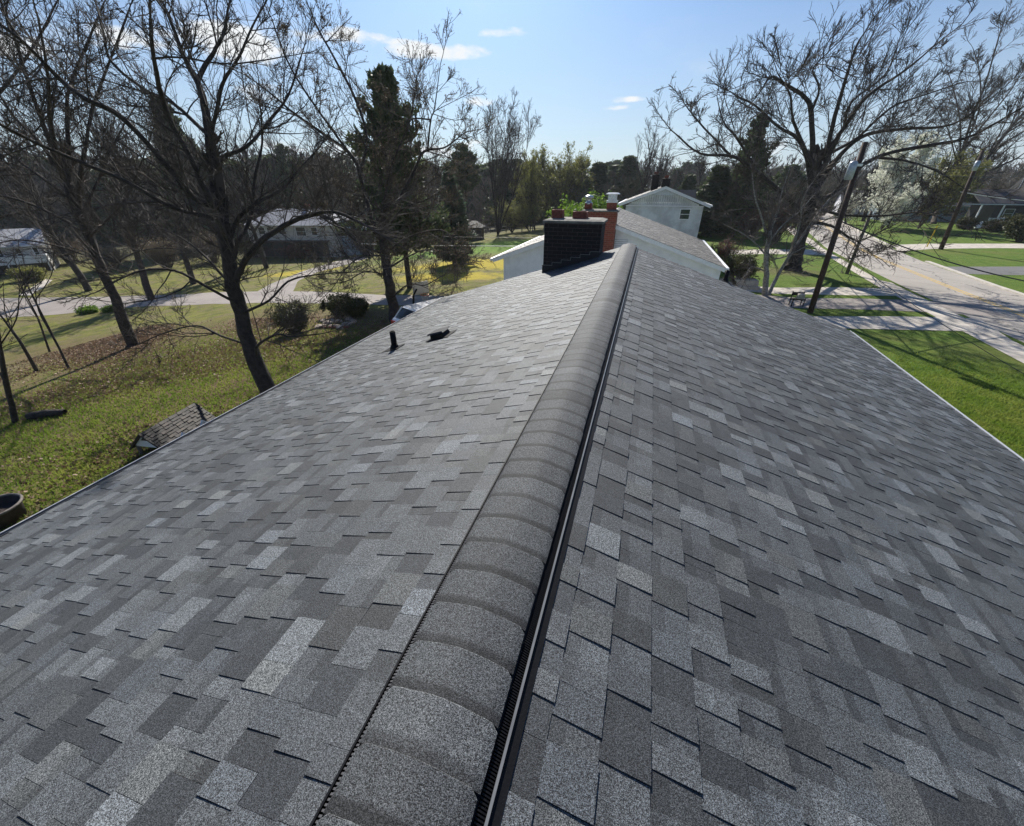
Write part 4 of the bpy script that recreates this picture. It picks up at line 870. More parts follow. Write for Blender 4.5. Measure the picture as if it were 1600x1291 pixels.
# ---- right: spreading oak, pale small tree, bare tree at the edge
bo = G(1236, 421); do_ = dist(bo); print('oak', bo, do_)
traced_tree('oak_tree', 'huge spreading bare oak beside the pavement with low drooping limbs', [
    ([(1236, 422), (1246, 390), (1256, 354), (1266, 318), (1272, 285)], .62, .46, 0),
    ([(1270, 300), (1270, 255), (1268, 180), (1259, 154), (1225, 131), (1205, 120), (1190, 140)], .26, .05, 1),
    ([(1266, 180), (1280, 140), (1270, 110), (1285, 90)], .10, .04, -1), ([(1274, 295), (1289, 255), (1300, 199), (1319, 131), (1337, 75), (1352, 49)], .24, .04, -1),
    ([(1276, 290), (1296, 240), (1319, 199), (1356, 150), (1412, 112), (1469, 64)], .24, .04, -3), ([(1268, 300), (1262, 255), (1247, 217), (1217, 199), (1180, 165), (1150, 150)], .2, .05, 2),
    ([(1258, 340), (1240, 320), (1210, 292), (1169, 259), (1142, 244), (1094, 240), (1056, 210)], .24, .05, -2), ([(1142, 244), (1124, 225), (1100, 200), (1075, 170)], .10, .04, -3),
    ([(1276, 295), (1315, 240), (1356, 210), (1412, 202), (1487, 195), (1544, 157)], .22, .05, 2), ([(1272, 310), (1290, 330), (1319, 289), (1345, 262), (1375, 244), (1442, 229), (1506, 217), (1560, 190), (1610, 160)][0:1]+[(1300, 305), (1330, 272), (1375, 244), (1442, 229), (1506, 217), (1560, 190), (1610, 160)], .22, .05, -4),
    ([(1370, 246), (1412, 251), (1461, 266), (1500, 290)], .11, .03, -4), ([(1262, 345), (1300, 354), (1331, 373), (1350, 374), (1400, 350)], .13, .03, -5), ([(1331, 373), (1345, 395), (1360, 400)], .05, .02, -6),
    ([(1268, 320), (1310, 335), (1370, 338), (1440, 332), (1480, 345)], .13, .03, -6), ([(1255, 350), (1220, 330), (1180, 325), (1140, 330)], .12, .03, -4), ([(1270, 260), (1240, 190), (1235, 150), (1215, 115)], .14, .04, -2),
    ([(1296, 240), (1340, 215), (1390, 170), (1440, 150), (1500, 130)], .14, .04, 3), ([(1319, 199), (1330, 160), (1380, 120), (1400, 80)], .12, .04, 3), ([(1180, 262), (1150, 215), (1130, 190), (1120, 150)], .1, .03, 0)],
    21, do_, M['bark'], M['twig'], dens=1.15, blen=4.2, thick=.85, tw=.038, tc_=.0075, kids=(9, 8), wander=.17, up=.03)
bs = G(1198, 461); ds_ = dist(bs)
traced_tree('small_tree', 'small grey barked twin stem tree at the right end of the roof', [
    ([(1196, 462), (1197, 430), (1198, 395), (1203, 360)], .17, .11, 0), ([(1200, 462), (1216, 429), (1237, 395), (1262, 357), (1294, 314), (1325, 290), (1370, 250)], .12, .025, 1),
    ([(1200, 375), (1190, 340), (1180, 310), (1175, 270)], .07, .02, -.5), ([(1203, 362), (1215, 330), (1222, 300), (1235, 260)], .07, .02, .5), ([(1198, 400), (1180, 380), (1160, 365), (1130, 350)], .05, .02, -1),
    ([(1198, 425), (1175, 417), (1165, 430), (1155, 440)], .04, .015, -1), ([(1210, 405), (1230, 400), (1260, 385), (1290, 375)], .045, .015, -1), ([(1237, 395), (1250, 350), (1255, 310), (1280, 270)], .05, .02, -1), ([(1200, 380), (1225, 350), (1250, 330), (1275, 300)], .05, .02, 1.5)],
    22, ds_, M['barkpale'], M['twig2'], dens=3.0, blen=1.6, thick=1, tw=.026, kids=(7, 5), roots=False)
be = G(1455, 347); de_ = dist(be)
traced_tree('bare_tree', 'tall bare tree across the street at the right edge, limbs leaning right', [
    ([(1458, 350), (1470, 310), (1490, 265), (1505, 235)], .5, .38, 0), ([(1503, 240), (1520, 180), (1540, 130), (1560, 60), (1570, 30)], .25, .06, 0), ([(1505, 237), (1540, 190), (1580, 140), (1610, 90)], .22, .05, -3), ([(1500, 245), (1500, 190), (1490, 140), (1480, 110)], .2, .05, 4),
    ([(1495, 260), (1550, 225), (1610, 190)], .16, .05, -4), ([(1485, 280), (1450, 240), (1430, 200), (1420, 160)], .16, .05, 2), ([(1503, 240), (1530, 170), (1530, 110), (1520, 75)], .18, .05, -2), ([(1495, 255), (1480, 200), (1450, 150)], .15, .05, -3)],
    23, de_, M['bark2'], M['twig2'], dens=1.1, blen=5.2, tw=.06, kids=(8, 7))
be = G(1500, 352)
# ---- conifers
pineA = conifer(1, 18, 4.6, base=.20, layers=20, per=6, size=.23, ncl=6, irregular=.75, top_pow=.66, spread=.15, droop=.02, lean_up=.55)
pineB = conifer(2, 16, 3.4, base=.06, layers=26, per=7, size=.25, ncl=5, irregular=.25, top_pow=.85, spread=.16, droop=-.12, lean_up=.4)
pineC = conifer(7, 15, 3.0, base=.55, layers=9, per=5, size=.30, ncl=7, irregular=.6, top_pow=.45, spread=.18, droop=.05, lean_up=.4)
def at_px(px, py, d, dz=0):
    P = AD(px, py, d); P[2] = float(gz(P[0], P[1]))+dz; return P
def height_to(px, py_top, d):
    P = AD(px, py_top, d); return P[2]-float(gz(P[0], P[1]))
def put_con(tm, h0, px, ytop, d, label, mat='needle', wid=1., group=None, rz=0):
    h = height_to(px, ytop, d); s = h/h0; return conifer_from(label, tm, at_px(px, ytop, d), (s*wid, s*wid, s), rz, mat, group)
put_con(pineA, 18, 598, 108, 30, 'tall dense dark pine rising behind the twiggy tree, highest evergreen', wid=.95)
put_con(pineB, 16, 246, 150, 82, 'dark pointed evergreen behind the two left bare trees', wid=1.1, rz=1)
put_con(pineB, 16, 700, 268, 40, 'low dark spruce to the right of the tallest pine', mat='needle2', wid=1.25, rz=2)
put_con(pineC, 15, 724, 231, 73, 'slender pine with a bare stem and tufted top beside the dark shed', wid=1.0)
put_con(pineA, 18, 436, 226, 94, 'pine with a spiky crown above the hipped house', wid=.9, rz=2)
put_con(pineB, 16, 320, 246, 96, 'small evergreen in the wood left of the hipped house', rz=3)
put_con(pineA, 18, 1192, 180, 58, 'dark layered pine behind the left side of the spreading oak', wid=.95, rz=4)
# ---- bare, budding and blossoming trees of the middle distance
vase = tree_template(31, 15, kids=(9, 9, 7), stems=8, ang=24, up=.06, twr=.05, trunk_r=.034, w=.05, lr=.5, t0=.3)
T1 = tree_template(32, 15, kids=(18, 9, 7), twr=.05); T2 = tree_template(33, 15, kids=(22, 9, 6), twr=.05, ang=50, up=.05); T3 = tree_template(34, 15, kids=(16, 10, 6), twr=.05, ang=34, up=.14)
TB = tree_template(35, 10, kids=(22, 9, 7), twr=.03, ang=42, t0=.1, stems=3)
def put_tree(tm, h0, px, ytop, d, label, mats=('bark', 'twig'), leaf=None, wid=1., name='bare_tree', cat_='tree', rz=0., group=None):
    h = height_to(px, ytop, d); s = h/h0*1.08; return tree_from(name, label, cat_, tm, at_px(px, ytop, d), (s*wid, s*wid, s), rz, mats, group, leaf)
put_tree(vase, 15, 775, 190, 75, 'tall vase shaped bare tree standing alone right of the dark shed', wid=.8)
put_tree(TB, 10, 862, 252, 80, 'olive tree in fresh bud behind the dark chimney', leaf=('bud', .13, .12, 3), wid=.9, name='budding_tree')
put_tree(TB, 10, 838, 262, 78, 'narrower olive budding tree left of the one behind the dark chimney', leaf=('bud', .13, .12, 3), wid=.7, name='budding_tree', rz=2)
put_tree(TB, 10, 888, 268, 84, 'olive budding tree between the dark evergreens and the dark chimney', leaf=('bud', .13, .12, 3), wid=.9, name='budding_tree', rz=4)
put_tree(TB, 10, 800, 322, 76, 'low pale green bush tree on the far lawn edge', leaf=('bud', .13, .12, 3), wid=1.5, name='budding_tree', rz=1)
put_tree(TB, 10, 828, 328, 73, 'low pale green bush tree nearest the dark chimney', leaf=('bud', .13, .12, 3), wid=1.5, name='budding_tree', rz=3)
put_tree(TB, 10, 1436, 240, 72, 'white flowering tree beyond the street behind the oak limbs', leaf=('blossom', .16, .14, 5), wid=.75, name='blossom_tree', rz=2)
put_tree(TB, 10, 1400, 302, 68, 'small low white flowering tree left of the big blossom tree', leaf=('blossom', .16, .14, 5), wid=1.1, name='blossom_tree', rz=5)
put_tree(TB, 10, 1478, 262, 70, 'olive budding tree right of the white flowering tree', leaf=('bud', .15, .14, 3), wid=.9, name='budding_tree', rz=5)
put_tree(TB, 10, 1335, 312, 78, 'small cream flowering tree beside the street pole', leaf=('blossom', .14, .14, 2), wid=.8, name='blossom_tree', rz=1)
put_tree(T1, 15, 1010, 222, 80, 'bare tree left of the oak above the tall white house', wid=.8)
put_tree(T3, 15, 1040, 238, 88, 'bare tree directly above the two chimneys of the tall white house', wid=.9, rz=2)
put_tree(T2, 15, 1590, 130, 90, 'bare tree behind the gabled dark roof at the right edge', wid=.7, rz=1)
put_tree(T1, 15, 1400, 215, 84, 'bare tree behind the white flowering tree', wid=.8, rz=4)
put_tree(T2, 15, 1560, 225, 100, 'bare tree just above the porch roof across the street', wid=1, rz=3)
put_tree(T3, 15, 1345, 235, 92, 'bare tree down the street behind the pole transformer', wid=1, rz=5)
put_tree(T1, 15, 60, 205, 70, 'bare tree behind the leftmost lawn tree', wid=.9, rz=1)
put_tree(T2, 15, 400, 222, 96, 'bare tree behind the fork of the biggest bare tree', wid=.8, rz=2)
put_tree(T3, 15, 170, 195, 68, 'bare tree between the leftmost lawn tree and the pointed evergreen', wid=.8, rz=3)
put_tree(T2, 15, 500, 240, 96, 'bare tree above the right end of the hipped house', wid=.9, rz=4)
put_tree(T3, 15, 680, 245, 80, 'bare tree between the tallest pine and the tufted pine', wid=.7, rz=5)
put_tree(T1, 15, 1100, 250, 84, 'bare tree right of the tall white house gable', wid=.8, rz=5)
for a_ in ((T1, 130, 228, 42, 'bare tree just across the lane left of the leaning lawn tree', .8, 1), (T2, 218, 225, 50, 'bare tree across the lane right of the leaning lawn tree', .75, 2), (T3, 292, 235, 56, 'bare tree across the lane in front of the pointed evergreen', .8, 6),
           (T2, 362, 232, 60, 'bare tree just left of the hipped house', .7, 5), (T1, 20, 225, 46, 'bare tree at the left edge in front of the balcony house', .8, 4), (T2, 560, 262, 66, 'bare tree at the left side of the blue garage wing', .6, 3), (T1, 655, 262, 62, 'bare tree low behind the branches of the twiggy tree', .6, 2)):
    put_tree(a_[0], 15, a_[1], a_[2], a_[3], a_[4], wid=a_[5], rz=a_[6])
for k, (px, py, r_, h_, lb) in enumerate(((110, 412, 3.2, 4.2, 'bare brown thicket right of the balcony house'), (178, 420, 3.0, 3.6, 'bare thicket across the lane behind the leaning tree'), (262, 418, 3.4, 4.4, 'bare thicket across the lane in front of the pointed evergreen'), (335, 410, 3.2, 4.6, 'bare thicket left of the hipped house lawn'),
          (572, 400, 2.6, 4.2, 'bare thicket right of the blue garage wing'), (618, 392, 2.8, 4.4, 'bare thicket directly behind the twiggy tree trunk'), (662, 384, 2.4, 3.6, 'bare thicket left of the play set'))):
    bush('thicket', lb, G(px, py), r_, h_, 60+k, 'redbud2', nl=1, size=.10, stems=44, kids=(9, 7), tw='twig2')
# ---- wood on the horizon, one mass
pineD = conifer(9, 16, 3.6, base=.04, layers=26, per=7, size=.34, ncl=4, irregular=.3, top_pow=1.1, spread=.2, droop=-.1, lean_up=.3)
for a_ in ((985, 244, 95, 'dark evergreen above the left chimney of the tall white house', 1.3, 5), (937, 254, 92, 'dark evergreen left of centre above the metal chimney caps', 1.4, 6), (962, 258, 98, 'second dark evergreen in the treeline over the red chimney', 1.5, 7), (905, 254, 84, 'dark evergreen at the right end of the olive budding trees', 1.2, 8), (1240, 258, 88, 'evergreen seen through the oak just left of its fork', 1.4, 3), (1400, 246, 110, 'evergreen far down the street behind the blossom tree', 1.4, 4), (1128, 258, 60, 'dense evergreen right beside the tall white house', 1.3, 1), (1160, 262, 66, 'broad evergreen between the tall white house and the oak', 1.4, 2)):
    put_con(pineD, 16, a_[0], a_[1], a_[2], a_[3], wid=a_[4]*1.75, rz=a_[5])
rg = np.random.default_rng(77); farT = [tree_template(50+i, 14, kids=(14, 7, 5), twr=.13, trunk_r=.022, ang=44, t0=.12) for i in range(4)]
farC = [conifer(60+i, 14, 3.2, base=.05, layers=18, per=6, size=.5, ncl=3, spread=.3, top_pow=1.1) for i in range(2)]
PT, PC = [], []
def xf(VF, loc, s, a, sz):
    V, F = VF; c, sn = math.cos(a), math.sin(a); return np.stack([(V[:, 0]*c-V[:, 1]*sn)*s+loc[0], (V[:, 0]*sn+V[:, 1]*c)*s+loc[1], V[:, 2]*sz+loc[2]], 1), F
def far(px, d, ytop, con=False):
    P = at_px(px, ytop, d); h = max(4, height_to(px, ytop, d)); s = h/14; a = rg.random()*6.28; wd = s*rg.uniform(.9, 1.3)*(1.6 if con else 1)
    if con: t = farC[rg.integers(2)]; PC.append(xf(t[1], P, wd, a, s)); PT.append(xf(t[0], P, wd, a, s))
    else:
        t = farT[rg.integers(4)]; PT.append(xf(t[0], P, wd, a, s)); PT.append(xf(t[1], P, wd, a, s))
for d, n, y0, y1 in ((165, 110, 250, 264), (150, 110, 252, 266), (128, 100, 256, 270), (100, 80, 258, 280), (80, 50, 264, 292)):
    for i in range(n):
        px = -80+(1760)*(i+rg.random())/n
        if (px > 1290 and d < 100) or (px < 900 and d < 95): continue
        if 1180 < px < 1420 and d < 125: y = rg.uniform(268, 280)
        else: y = rg.uniform(y0, y1)
        if px < 560: y -= rg.uniform(4, 18)
        far(px, d, y, rg.random() < (.16 if px > 600 else .10))
for i in range(44):
    px = rg.uniform(-80, 560); far(px, rg.uniform(90, 104), rg.uniform(248, 296), rg.random() < .12)
V, F = cat(PT); tag(npmesh('woodland', V, F, M['woodland']), 'brown bare woodland massed along the horizon', 'woodland', kind='stuff')
V, F = cat(PC); tag(npmesh('evergreen_woodland', V, F, M['needle']), 'dark evergreens scattered through the far woodland', 'woodland', kind='stuff')
# undergrowth
c = []
for i in range(2600):
    px = rg.uniform(-80, 1290); d = rg.uniform(88 if px < 900 else 64, 150); P = at_px(px, 300, d); c.append(P+np.array([0, 0, rg.uniform(.2, 2.6)]))
c = np.array(c); n = len(c)
out = grow(rg, c, nrm(rg.normal(0, 1, (n, 3))+np.array([0, 0, .8])), rg.uniform(1, 2.6, n), np.full(n, .05), [dict(n=3, w=.2, kids=8, lr=.7, ang=50, rmin=.05), dict(n=2, w=.2, rmin=.04)])
V, F = cat([prisms(segs_of(a, b), 3) for a, b, _ in out]); tag(npmesh('undergrowth', V, F, M['woodland']), 'tangled brown brush at the foot of the far woodland', 'undergrowth', kind='stuff')
# ---- shrubs
def gl(px, py): return G(px, py)
bush('shrub', 'bright lime green leafing shrub behind the metal chimney caps', at_px(928, 318, 40), 3.0, height_to(928, 305, 40), 1, 'leafy', nl=7, size=.15, stems=40)
bush('shrub', 'second lime green shrub left of the metal chimney caps', at_px(903, 330, 38), 2.0, height_to(903, 318, 38), 2, 'leafy', nl=7, size=.15, stems=30)
bush('shrub', 'yellow green leafing shrub right of the hipped house', gl(528, 394), 2.4, 4.2, 3, 'bud', nl=6, size=.16, stems=36)
bush('shrub', 'dark leafy shrub beside the far right gutter of the bungalow', gl(1152, 444), 1.3, 2.3, 4, 'shrub', nl=5, size=.07, stems=30)
bush('shrub', 'brown twiggy shrub further along the bungalow gutter', gl(1125, 415), 1.3, 2.6, 5, 'redbud', nl=2, size=.05, stems=26)
bush('shrub', 'bare twiggy bush between the tall white house and the lawn', gl(1170, 372), 2.6, 4.2, 6, 'redbud', nl=2, size=.08, stems=40)
bush('shrub', 'bare twiggy bush left of the oak trunk', gl(1212, 378), 2.2, 4.5, 7, 'redbud', nl=2, size=.08, stems=30)
bush('shrub', 'rounded clipped evergreen at the right frame edge', gl(1592, 378), 1.5, 3.2, 8, 'shrub', nl=12, size=.16, stems=40)
bush('shrub', 'low dark bush left of the porch steps', gl(1505, 358), 1.3, 1.6, 9, 'shrub', nl=9, size=.13, stems=26)
bush('shrub', 'low dark bush in front of the porch rail', gl(1550, 362), 1.6, 1.5, 10, 'shrub', nl=9, size=.13, stems=26)
bush('shrub', 'dark evergreen bush beside the rock bed', gl(532, 494), 1.0, 1.3, 11, 'shrub', nl=9, size=.06, stems=30)
bush('shrub', 'second dark bush right of the rock bed', gl(556, 494), .9, 1.0, 12, 'shrub', nl=9, size=.06, stems=26)
bush('shrub', 'rangy brush pile shrub left of the rock bed', gl(462, 520), 1.0, 1.4, 13, 'shrub', nl=3, size=.05, stems=36)
bush('daffodil_clump', 'yellow flowering clump at the lane edge by the leaning tree', gl(140, 489), .7, .45, 14, 'leafy', nl=5, size=.09, stems=30, cat_='flowers')
bush('shrub', 'small green clump at the lane edge right of the yellow flowers', gl(172, 487), .6, .5, 15, 'leafy', nl=4, size=.07, stems=24)
bush('shrub', 'round grey green shrub beside the balcony house path', gl(52, 438), 1.5, 1.5, 16, 'bud', nl=5, size=.14, stems=30)
bush('shrub', 'dark low brush left of the deck of the hipped house', gl(400, 402), 2.6, 2.6, 17, 'shrub', nl=3, size=.12, stems=40)
bush('shrub', 'dark low brush under the deck of the hipped house', gl(470, 404), 2.6, 2.2, 18, 'redbud', nl=3, size=.12, stems=40)
bush('shrub', 'small twiggy shrub just beyond the left eave below the twiggy tree', gl(606, 558), .35, .8, 19, 'shrub', nl=2, size=.04, stems=14)
bush('shrub', 'dark tangle of brush at the foot of the biggest bare tree', gl(452, 500), 1.6, 1.2, 20, 'shrub', nl=1, size=.05, stems=30)
# ================================================================= poles, wires
def uprights(px, py, px2, py2): a = G(px, py); return a, AD(px2, py2, dist(a))
a, b_ = uprights(1266, 489, 1352, 222)
pl = thing('utility_pole', a, 'brown wooden utility pole with a grey transformer, just beyond the right eave', 'utility pole'); ax = (b_-a)/np.linalg.norm(b_-a); hh = np.linalg.norm(b_-a)
mb = MB(); mb.bar((0, 0, -.3), b_-a, .145, 14, .11); mb.build('pole', M['pole'], pl, smooth_=True)
tp = AD(1330, 266, dist(a)-.1)-a
mb = MB(); mb.lathe(tp-np.array([0, 0, .4]), [(.12, 0), (.17, .04), (.17, .68), (.13, .74), (.04, .78)], 18); tr_ = mb.build('transformer', M['greymetal'], pl, smooth_=True)
mb = MB(); mb.bar(tp+np.array([.0, 0, .37]), tp+np.array([.0, 0, .55]), .04, 8, .02); mb.build('bushing', M['clay'], tr_)
mb = MB(); mb.box(tp+np.array([.22, 0, .2]), (.3, .08, .1)); mb.build('bracket', M['galv'], pl)
a2, b2_ = uprights(1470, 390, 1536, 235)
p2 = thing('utility_pole', a2, 'dark utility pole on the opposite lawn by the driveway', 'utility pole'); mb = MB(); mb.bar((0, 0, -.3), b2_-a2, .21, 12, .15); mb.build('pole', M['pole'], p2, smooth_=True)
mb = MB(); q = AD(1526, 258, dist(a2)-.2)-a2; mb.lathe(q-np.array([0, 0, .5]), [(.15, 0), (.2, .05), (.2, .8), (.1, .86)], 14); mb.build('transformer', M['greymetal'], p2, smooth_=True)
a3, b3_ = uprights(1323, 428, 1362, 330)
p3 = thing('utility_pole', a3, 'shorter grey pole on the verge, leaning between the oak and the street', 'pole'); mb = MB(); mb.bar((0, 0, -.3), b3_-a3, .13, 10, .09); mb.build('pole', M['greypole'], p3, smooth_=True)
a4, b4_ = uprights(1448, 386, 1465, 352)
gy = thing('guy_guard', a4, 'yellow plastic guard slanting beside the opposite pole', 'guy guard'); mb = MB(); mb.bar((0, 0, 0), b4_-a4, .055, 8); mb.build('guard', M['yellow'], gy); mb = MB(); mb.bar(b4_-a4, AD(1500, 300, dist(a2))-a4, .02, 5); mb.build('guy_wire', M['wire'], gy)
def wire(A, B, sag, r, mat, label, name='power_line'):
    n = 24; P = [np.array(A)*(1-t)+np.array(B)*t-np.array([0, 0, sag*4*t*(1-t)]) for t in np.linspace(0, 1, n)]; V, F = tube(P, [r]*n, 5)
    tag(npmesh(name, V, F, M[mat], smooth_=True), label, 'cable')
dA, dB = dist(a), dist(a2)
wire(AD(1312, 345, dA), AD(1900, 470, 20), .9, .028, 'wire', 'thick black cable sweeping right from the near pole over the street')
wire(AD(1314, 338, dA), AD(1240, 338, 70), .4, .03, 'wire', 'short dark cable running from the near pole down the street')
wire(AD(1345, 248, dA), AD(1700, 240, 40), .6, .012, 'wire', 'thin upper line from the near pole top to the right')
wire(AD(1342, 256, dA), AD(1700, 262, 36), .6, .012, 'wire', 'thin second line from the near pole to the right')
wire(AD(1500, 300, dB), AD(1680, 318, 50), .2, .035, 'wirew', 'pale line crossing in front of the dark gabled roof')
wire(AD(560, 381, 34), AD(850, 385, 30), .05, .022, 'wirew', 'pale cable stretched low across the far left lawn')
wire(AD(560, 366, 34), AD(850, 372, 30), .05, .010, 'wire', 'thin dark cable just above the pale one on the far lawn')
wire(AD(1295, 376, dA), AD(1700, 640, 11.5), .3, .012, 'wire', 'service line passing low over the front lawn')
# ================================================================= yard things
# wooden playhouse hutch by the eave
p = G(262, 716); hz = p
ht = thing('hutch', p, 'little wooden hutch on posts with a brown shingle gable roof by the left eave', 'hutch', None, R_(0))
A0 = G(222, 716); dH = dist(A0)
def LP(px, py, dd): return AD(px, py, dd)-p
# ridge and eaves placed as a 2.0 m long, 1.2 m wide gable roof
r0 = AD(216, 679, dH)-p; ux = nrm(np.array([(AD(268, 651, dH+.95)-AD(216, 679, dH))[0], (AD(268, 651, dH+.95)-AD(216, 679, dH))[1], 0])); uy = np.array([ux[1], -ux[0], 0.])
LN, WD, RZ, DR = 1.75, .56, r0[2], .52
r0 = np.array([r0[0], r0[1], RZ])
for s in (-1, 1):
    v = nrm(uy*s*WD-np.array([0, 0, DR])); n = np.cross(ux, v)*s; n = n if n[2] > 0 else -n
    V, F, T = shingles(r0, ux, v, n, LN, math.hypot(WD, DR), seed=90+s, e=.085, lift=.01, tooth=(.09, .16), gap=(.09, .16)); npmesh('roof', V, F if s < 0 else F[:, ::-1], M['shingle_wood'], ht, attrs={'tone': T})
    mb = MB(); mb.prism([r0-n*.01, r0+v*math.hypot(WD, DR)-n*.01, r0+v*math.hypot(WD, DR)-n*.035, r0-n*.035], ux*LN); mb.build('roof_board', M['oldwood'], ht)
def HP(a, b, z): return r0+ux*a+uy*b+np.array([0, 0, z])
for a_ in (.10, LN-.12):
    mb = MB(); mb.prism([HP(a_, -WD*.86, -DR*.9), HP(a_, WD*.86, -DR*.9), HP(a_, 0, -.04)], ux*.03); mb.build('gable', M['trim'], ht)
    mb = MB(); mb.prism([HP(a_-.012, -.16, -.26), HP(a_-.012, .16, -.26), HP(a_-.012, 0, -.11)], ux*.01); mb.build('hole_shade', M['darkwall'], ht)  # dark plate on the gable stands for the shade inside a hole
zg = -p[2]*0-(r0[2])
for a_ in (.14, LN-.16):
    for s in (-1, 1): mb = MB(); mb.bar(HP(a_, s*WD*.76, -DR*.85), HP(a_, s*WD*.76, -r0[2]-.05), .05, 8); mb.build('post', M['greypole'], ht)
mb = MB(); mb.prism([HP(.5, -WD*.7, -DR*.9), HP(LN-.1, -WD*.7, -DR*.9), HP(LN-.1, -WD*.7, -1.0), HP(.5, -WD*.7, -1.0)], uy*WD*1.4); mb.build('wall', M['wallbrown'], ht)
# side gablet
for k, a_ in enumerate((.62, 1.28)):
    q0 = HP(a_, WD*.95, -DR*.62); mb = MB(); mb.prism([q0-ux*.17-np.array([0, 0, .16]), q0+ux*.17-np.array([0, 0, .16]), q0+np.array([0, 0, .05])], uy*.05); mb.build('dormer', M['trim'], ht)
    mb = MB(); mb.prism([q0+uy*.051-ux*.07-np.array([0, 0, .13]), q0+uy*.051+ux*.07-np.array([0, 0, .13]), q0+uy*.051-np.array([0, 0, .04])], uy*.01); mb.build('hole_shade', M['darkwall'], ht)  # small dark triangle set on as the shade of a dormer hole
# wagon / wheelbarrow-like planter at the left edge
p = G(5, 815); pt = thing('planter', p, 'round wooden rimmed planter cut by the left frame edge above the gutter', 'planter')
mb = MB(); mb.lathe((0, 0, 0), [(.36, 0), (.42, .35), (.44, .385), (.41, .385), (.38, .20)], 24); mb.build('tub', M['oldwood'], pt, smooth_=True)
th4 = np.linspace(0, 2*math.pi, 33); V, F = tube(np.stack([.44*np.cos(th4), .44*np.sin(th4), np.full(33, .39)], 1), [.028]*33, 6); npmesh('rim', V, F, M['greypole'], pt, smooth_=True)
mb = MB(); mb.lathe((0, 0, .15), [(.36, 0), (.33, .07)], 20); mb.build('soil', M['oldwood'], pt)
# fallen log
a_, b_ = G(48, 655), G(104, 648); lg = thing('log', (a_+b_)/2, 'dark fallen log lying across the lower left lawn', 'log'); mb = MB(); c_ = (a_+b_)/2
P, Rr = catmull([a_-c_+np.array([0, 0, .1]), np.array([0, 0, .14]), b_-c_+np.array([0, 0, .1])], [.12, .13, .09], 5); V, F = tube(P, Rr, 9); npmesh('trunk', V, F, M['bark'], lg, smooth_=True)
# rock bed
rgp = random.Random(9)
def rock(px, py, s, label, mat='rock'):
    p = G(px, py); rg_ = np.random.default_rng(int(px*7+py)); import bmesh
    bm = bmesh.new(); bmesh.ops.create_icosphere(bm, subdivisions=3, radius=1)
    k = rg_.normal(0, 1, (6, 3)); 
    for v in bm.verts:
        c = np.array(v.co); f = 1+.12*sum(math.sin(float(c@kk)*2.2) for kk in k)/2; v.co = (c[0]*f*s[0], c[1]*f*s[1], c[2]*f*s[2])
    me = bpy.data.meshes.new('rock'); bm.to_mesh(me); bm.free(); me.materials.append(M[mat]); o = bpy.data.objects.new('rock', me); C.objects.link(o); o.location = tuple(p+np.array([0, 0, s[2]*.3])); o.rotation_euler = (0, 0, rgp.random()*3); tag(o, label, 'rock', 'rocks in the bed on the back lawn')
for k, (px, py, s) in enumerate(((500, 512, (.35, .22, .12)), (512, 507, (.3, .2, .14)), (522, 511, (.36, .2, .1)), (533, 513, (.3, .22, .12)), (542, 508, (.28, .2, .12)), (552, 505, (.25, .18, .14)), (518, 503, (.3, .2, .14)), (530, 504, (.22, .16, .12)), (545, 500, (.25, .2, .1)), (506, 503, (.25, .2, .13)))):
    rock(px, py, s, ('flat stone at the left front corner of the rock bed', 'stone just behind the left front corner of the rock bed', 'widest flat stone in the middle of the rock bed front', 'front stone of the rock bed right of the widest one', 'stone at the right front of the rock bed', 'rightmost stone of the rock bed', 'stone in the middle of the rock bed back row', 'smallest stone in the rock bed back row', 'stone farthest from the eave at the right back of the bed', 'stone at the left back corner of the rock bed')[k])
a_, b_ = G(500, 514), G(545, 513); tb = thing('edging_board', a_, 'reddish timber edging along the front of the rock bed', 'edging'); mb = MB(); mb.bar((0, 0, .06), b_-a_+np.array([0, 0, .06]), .06, 6); mb.build('timber', M['clay'], tb)
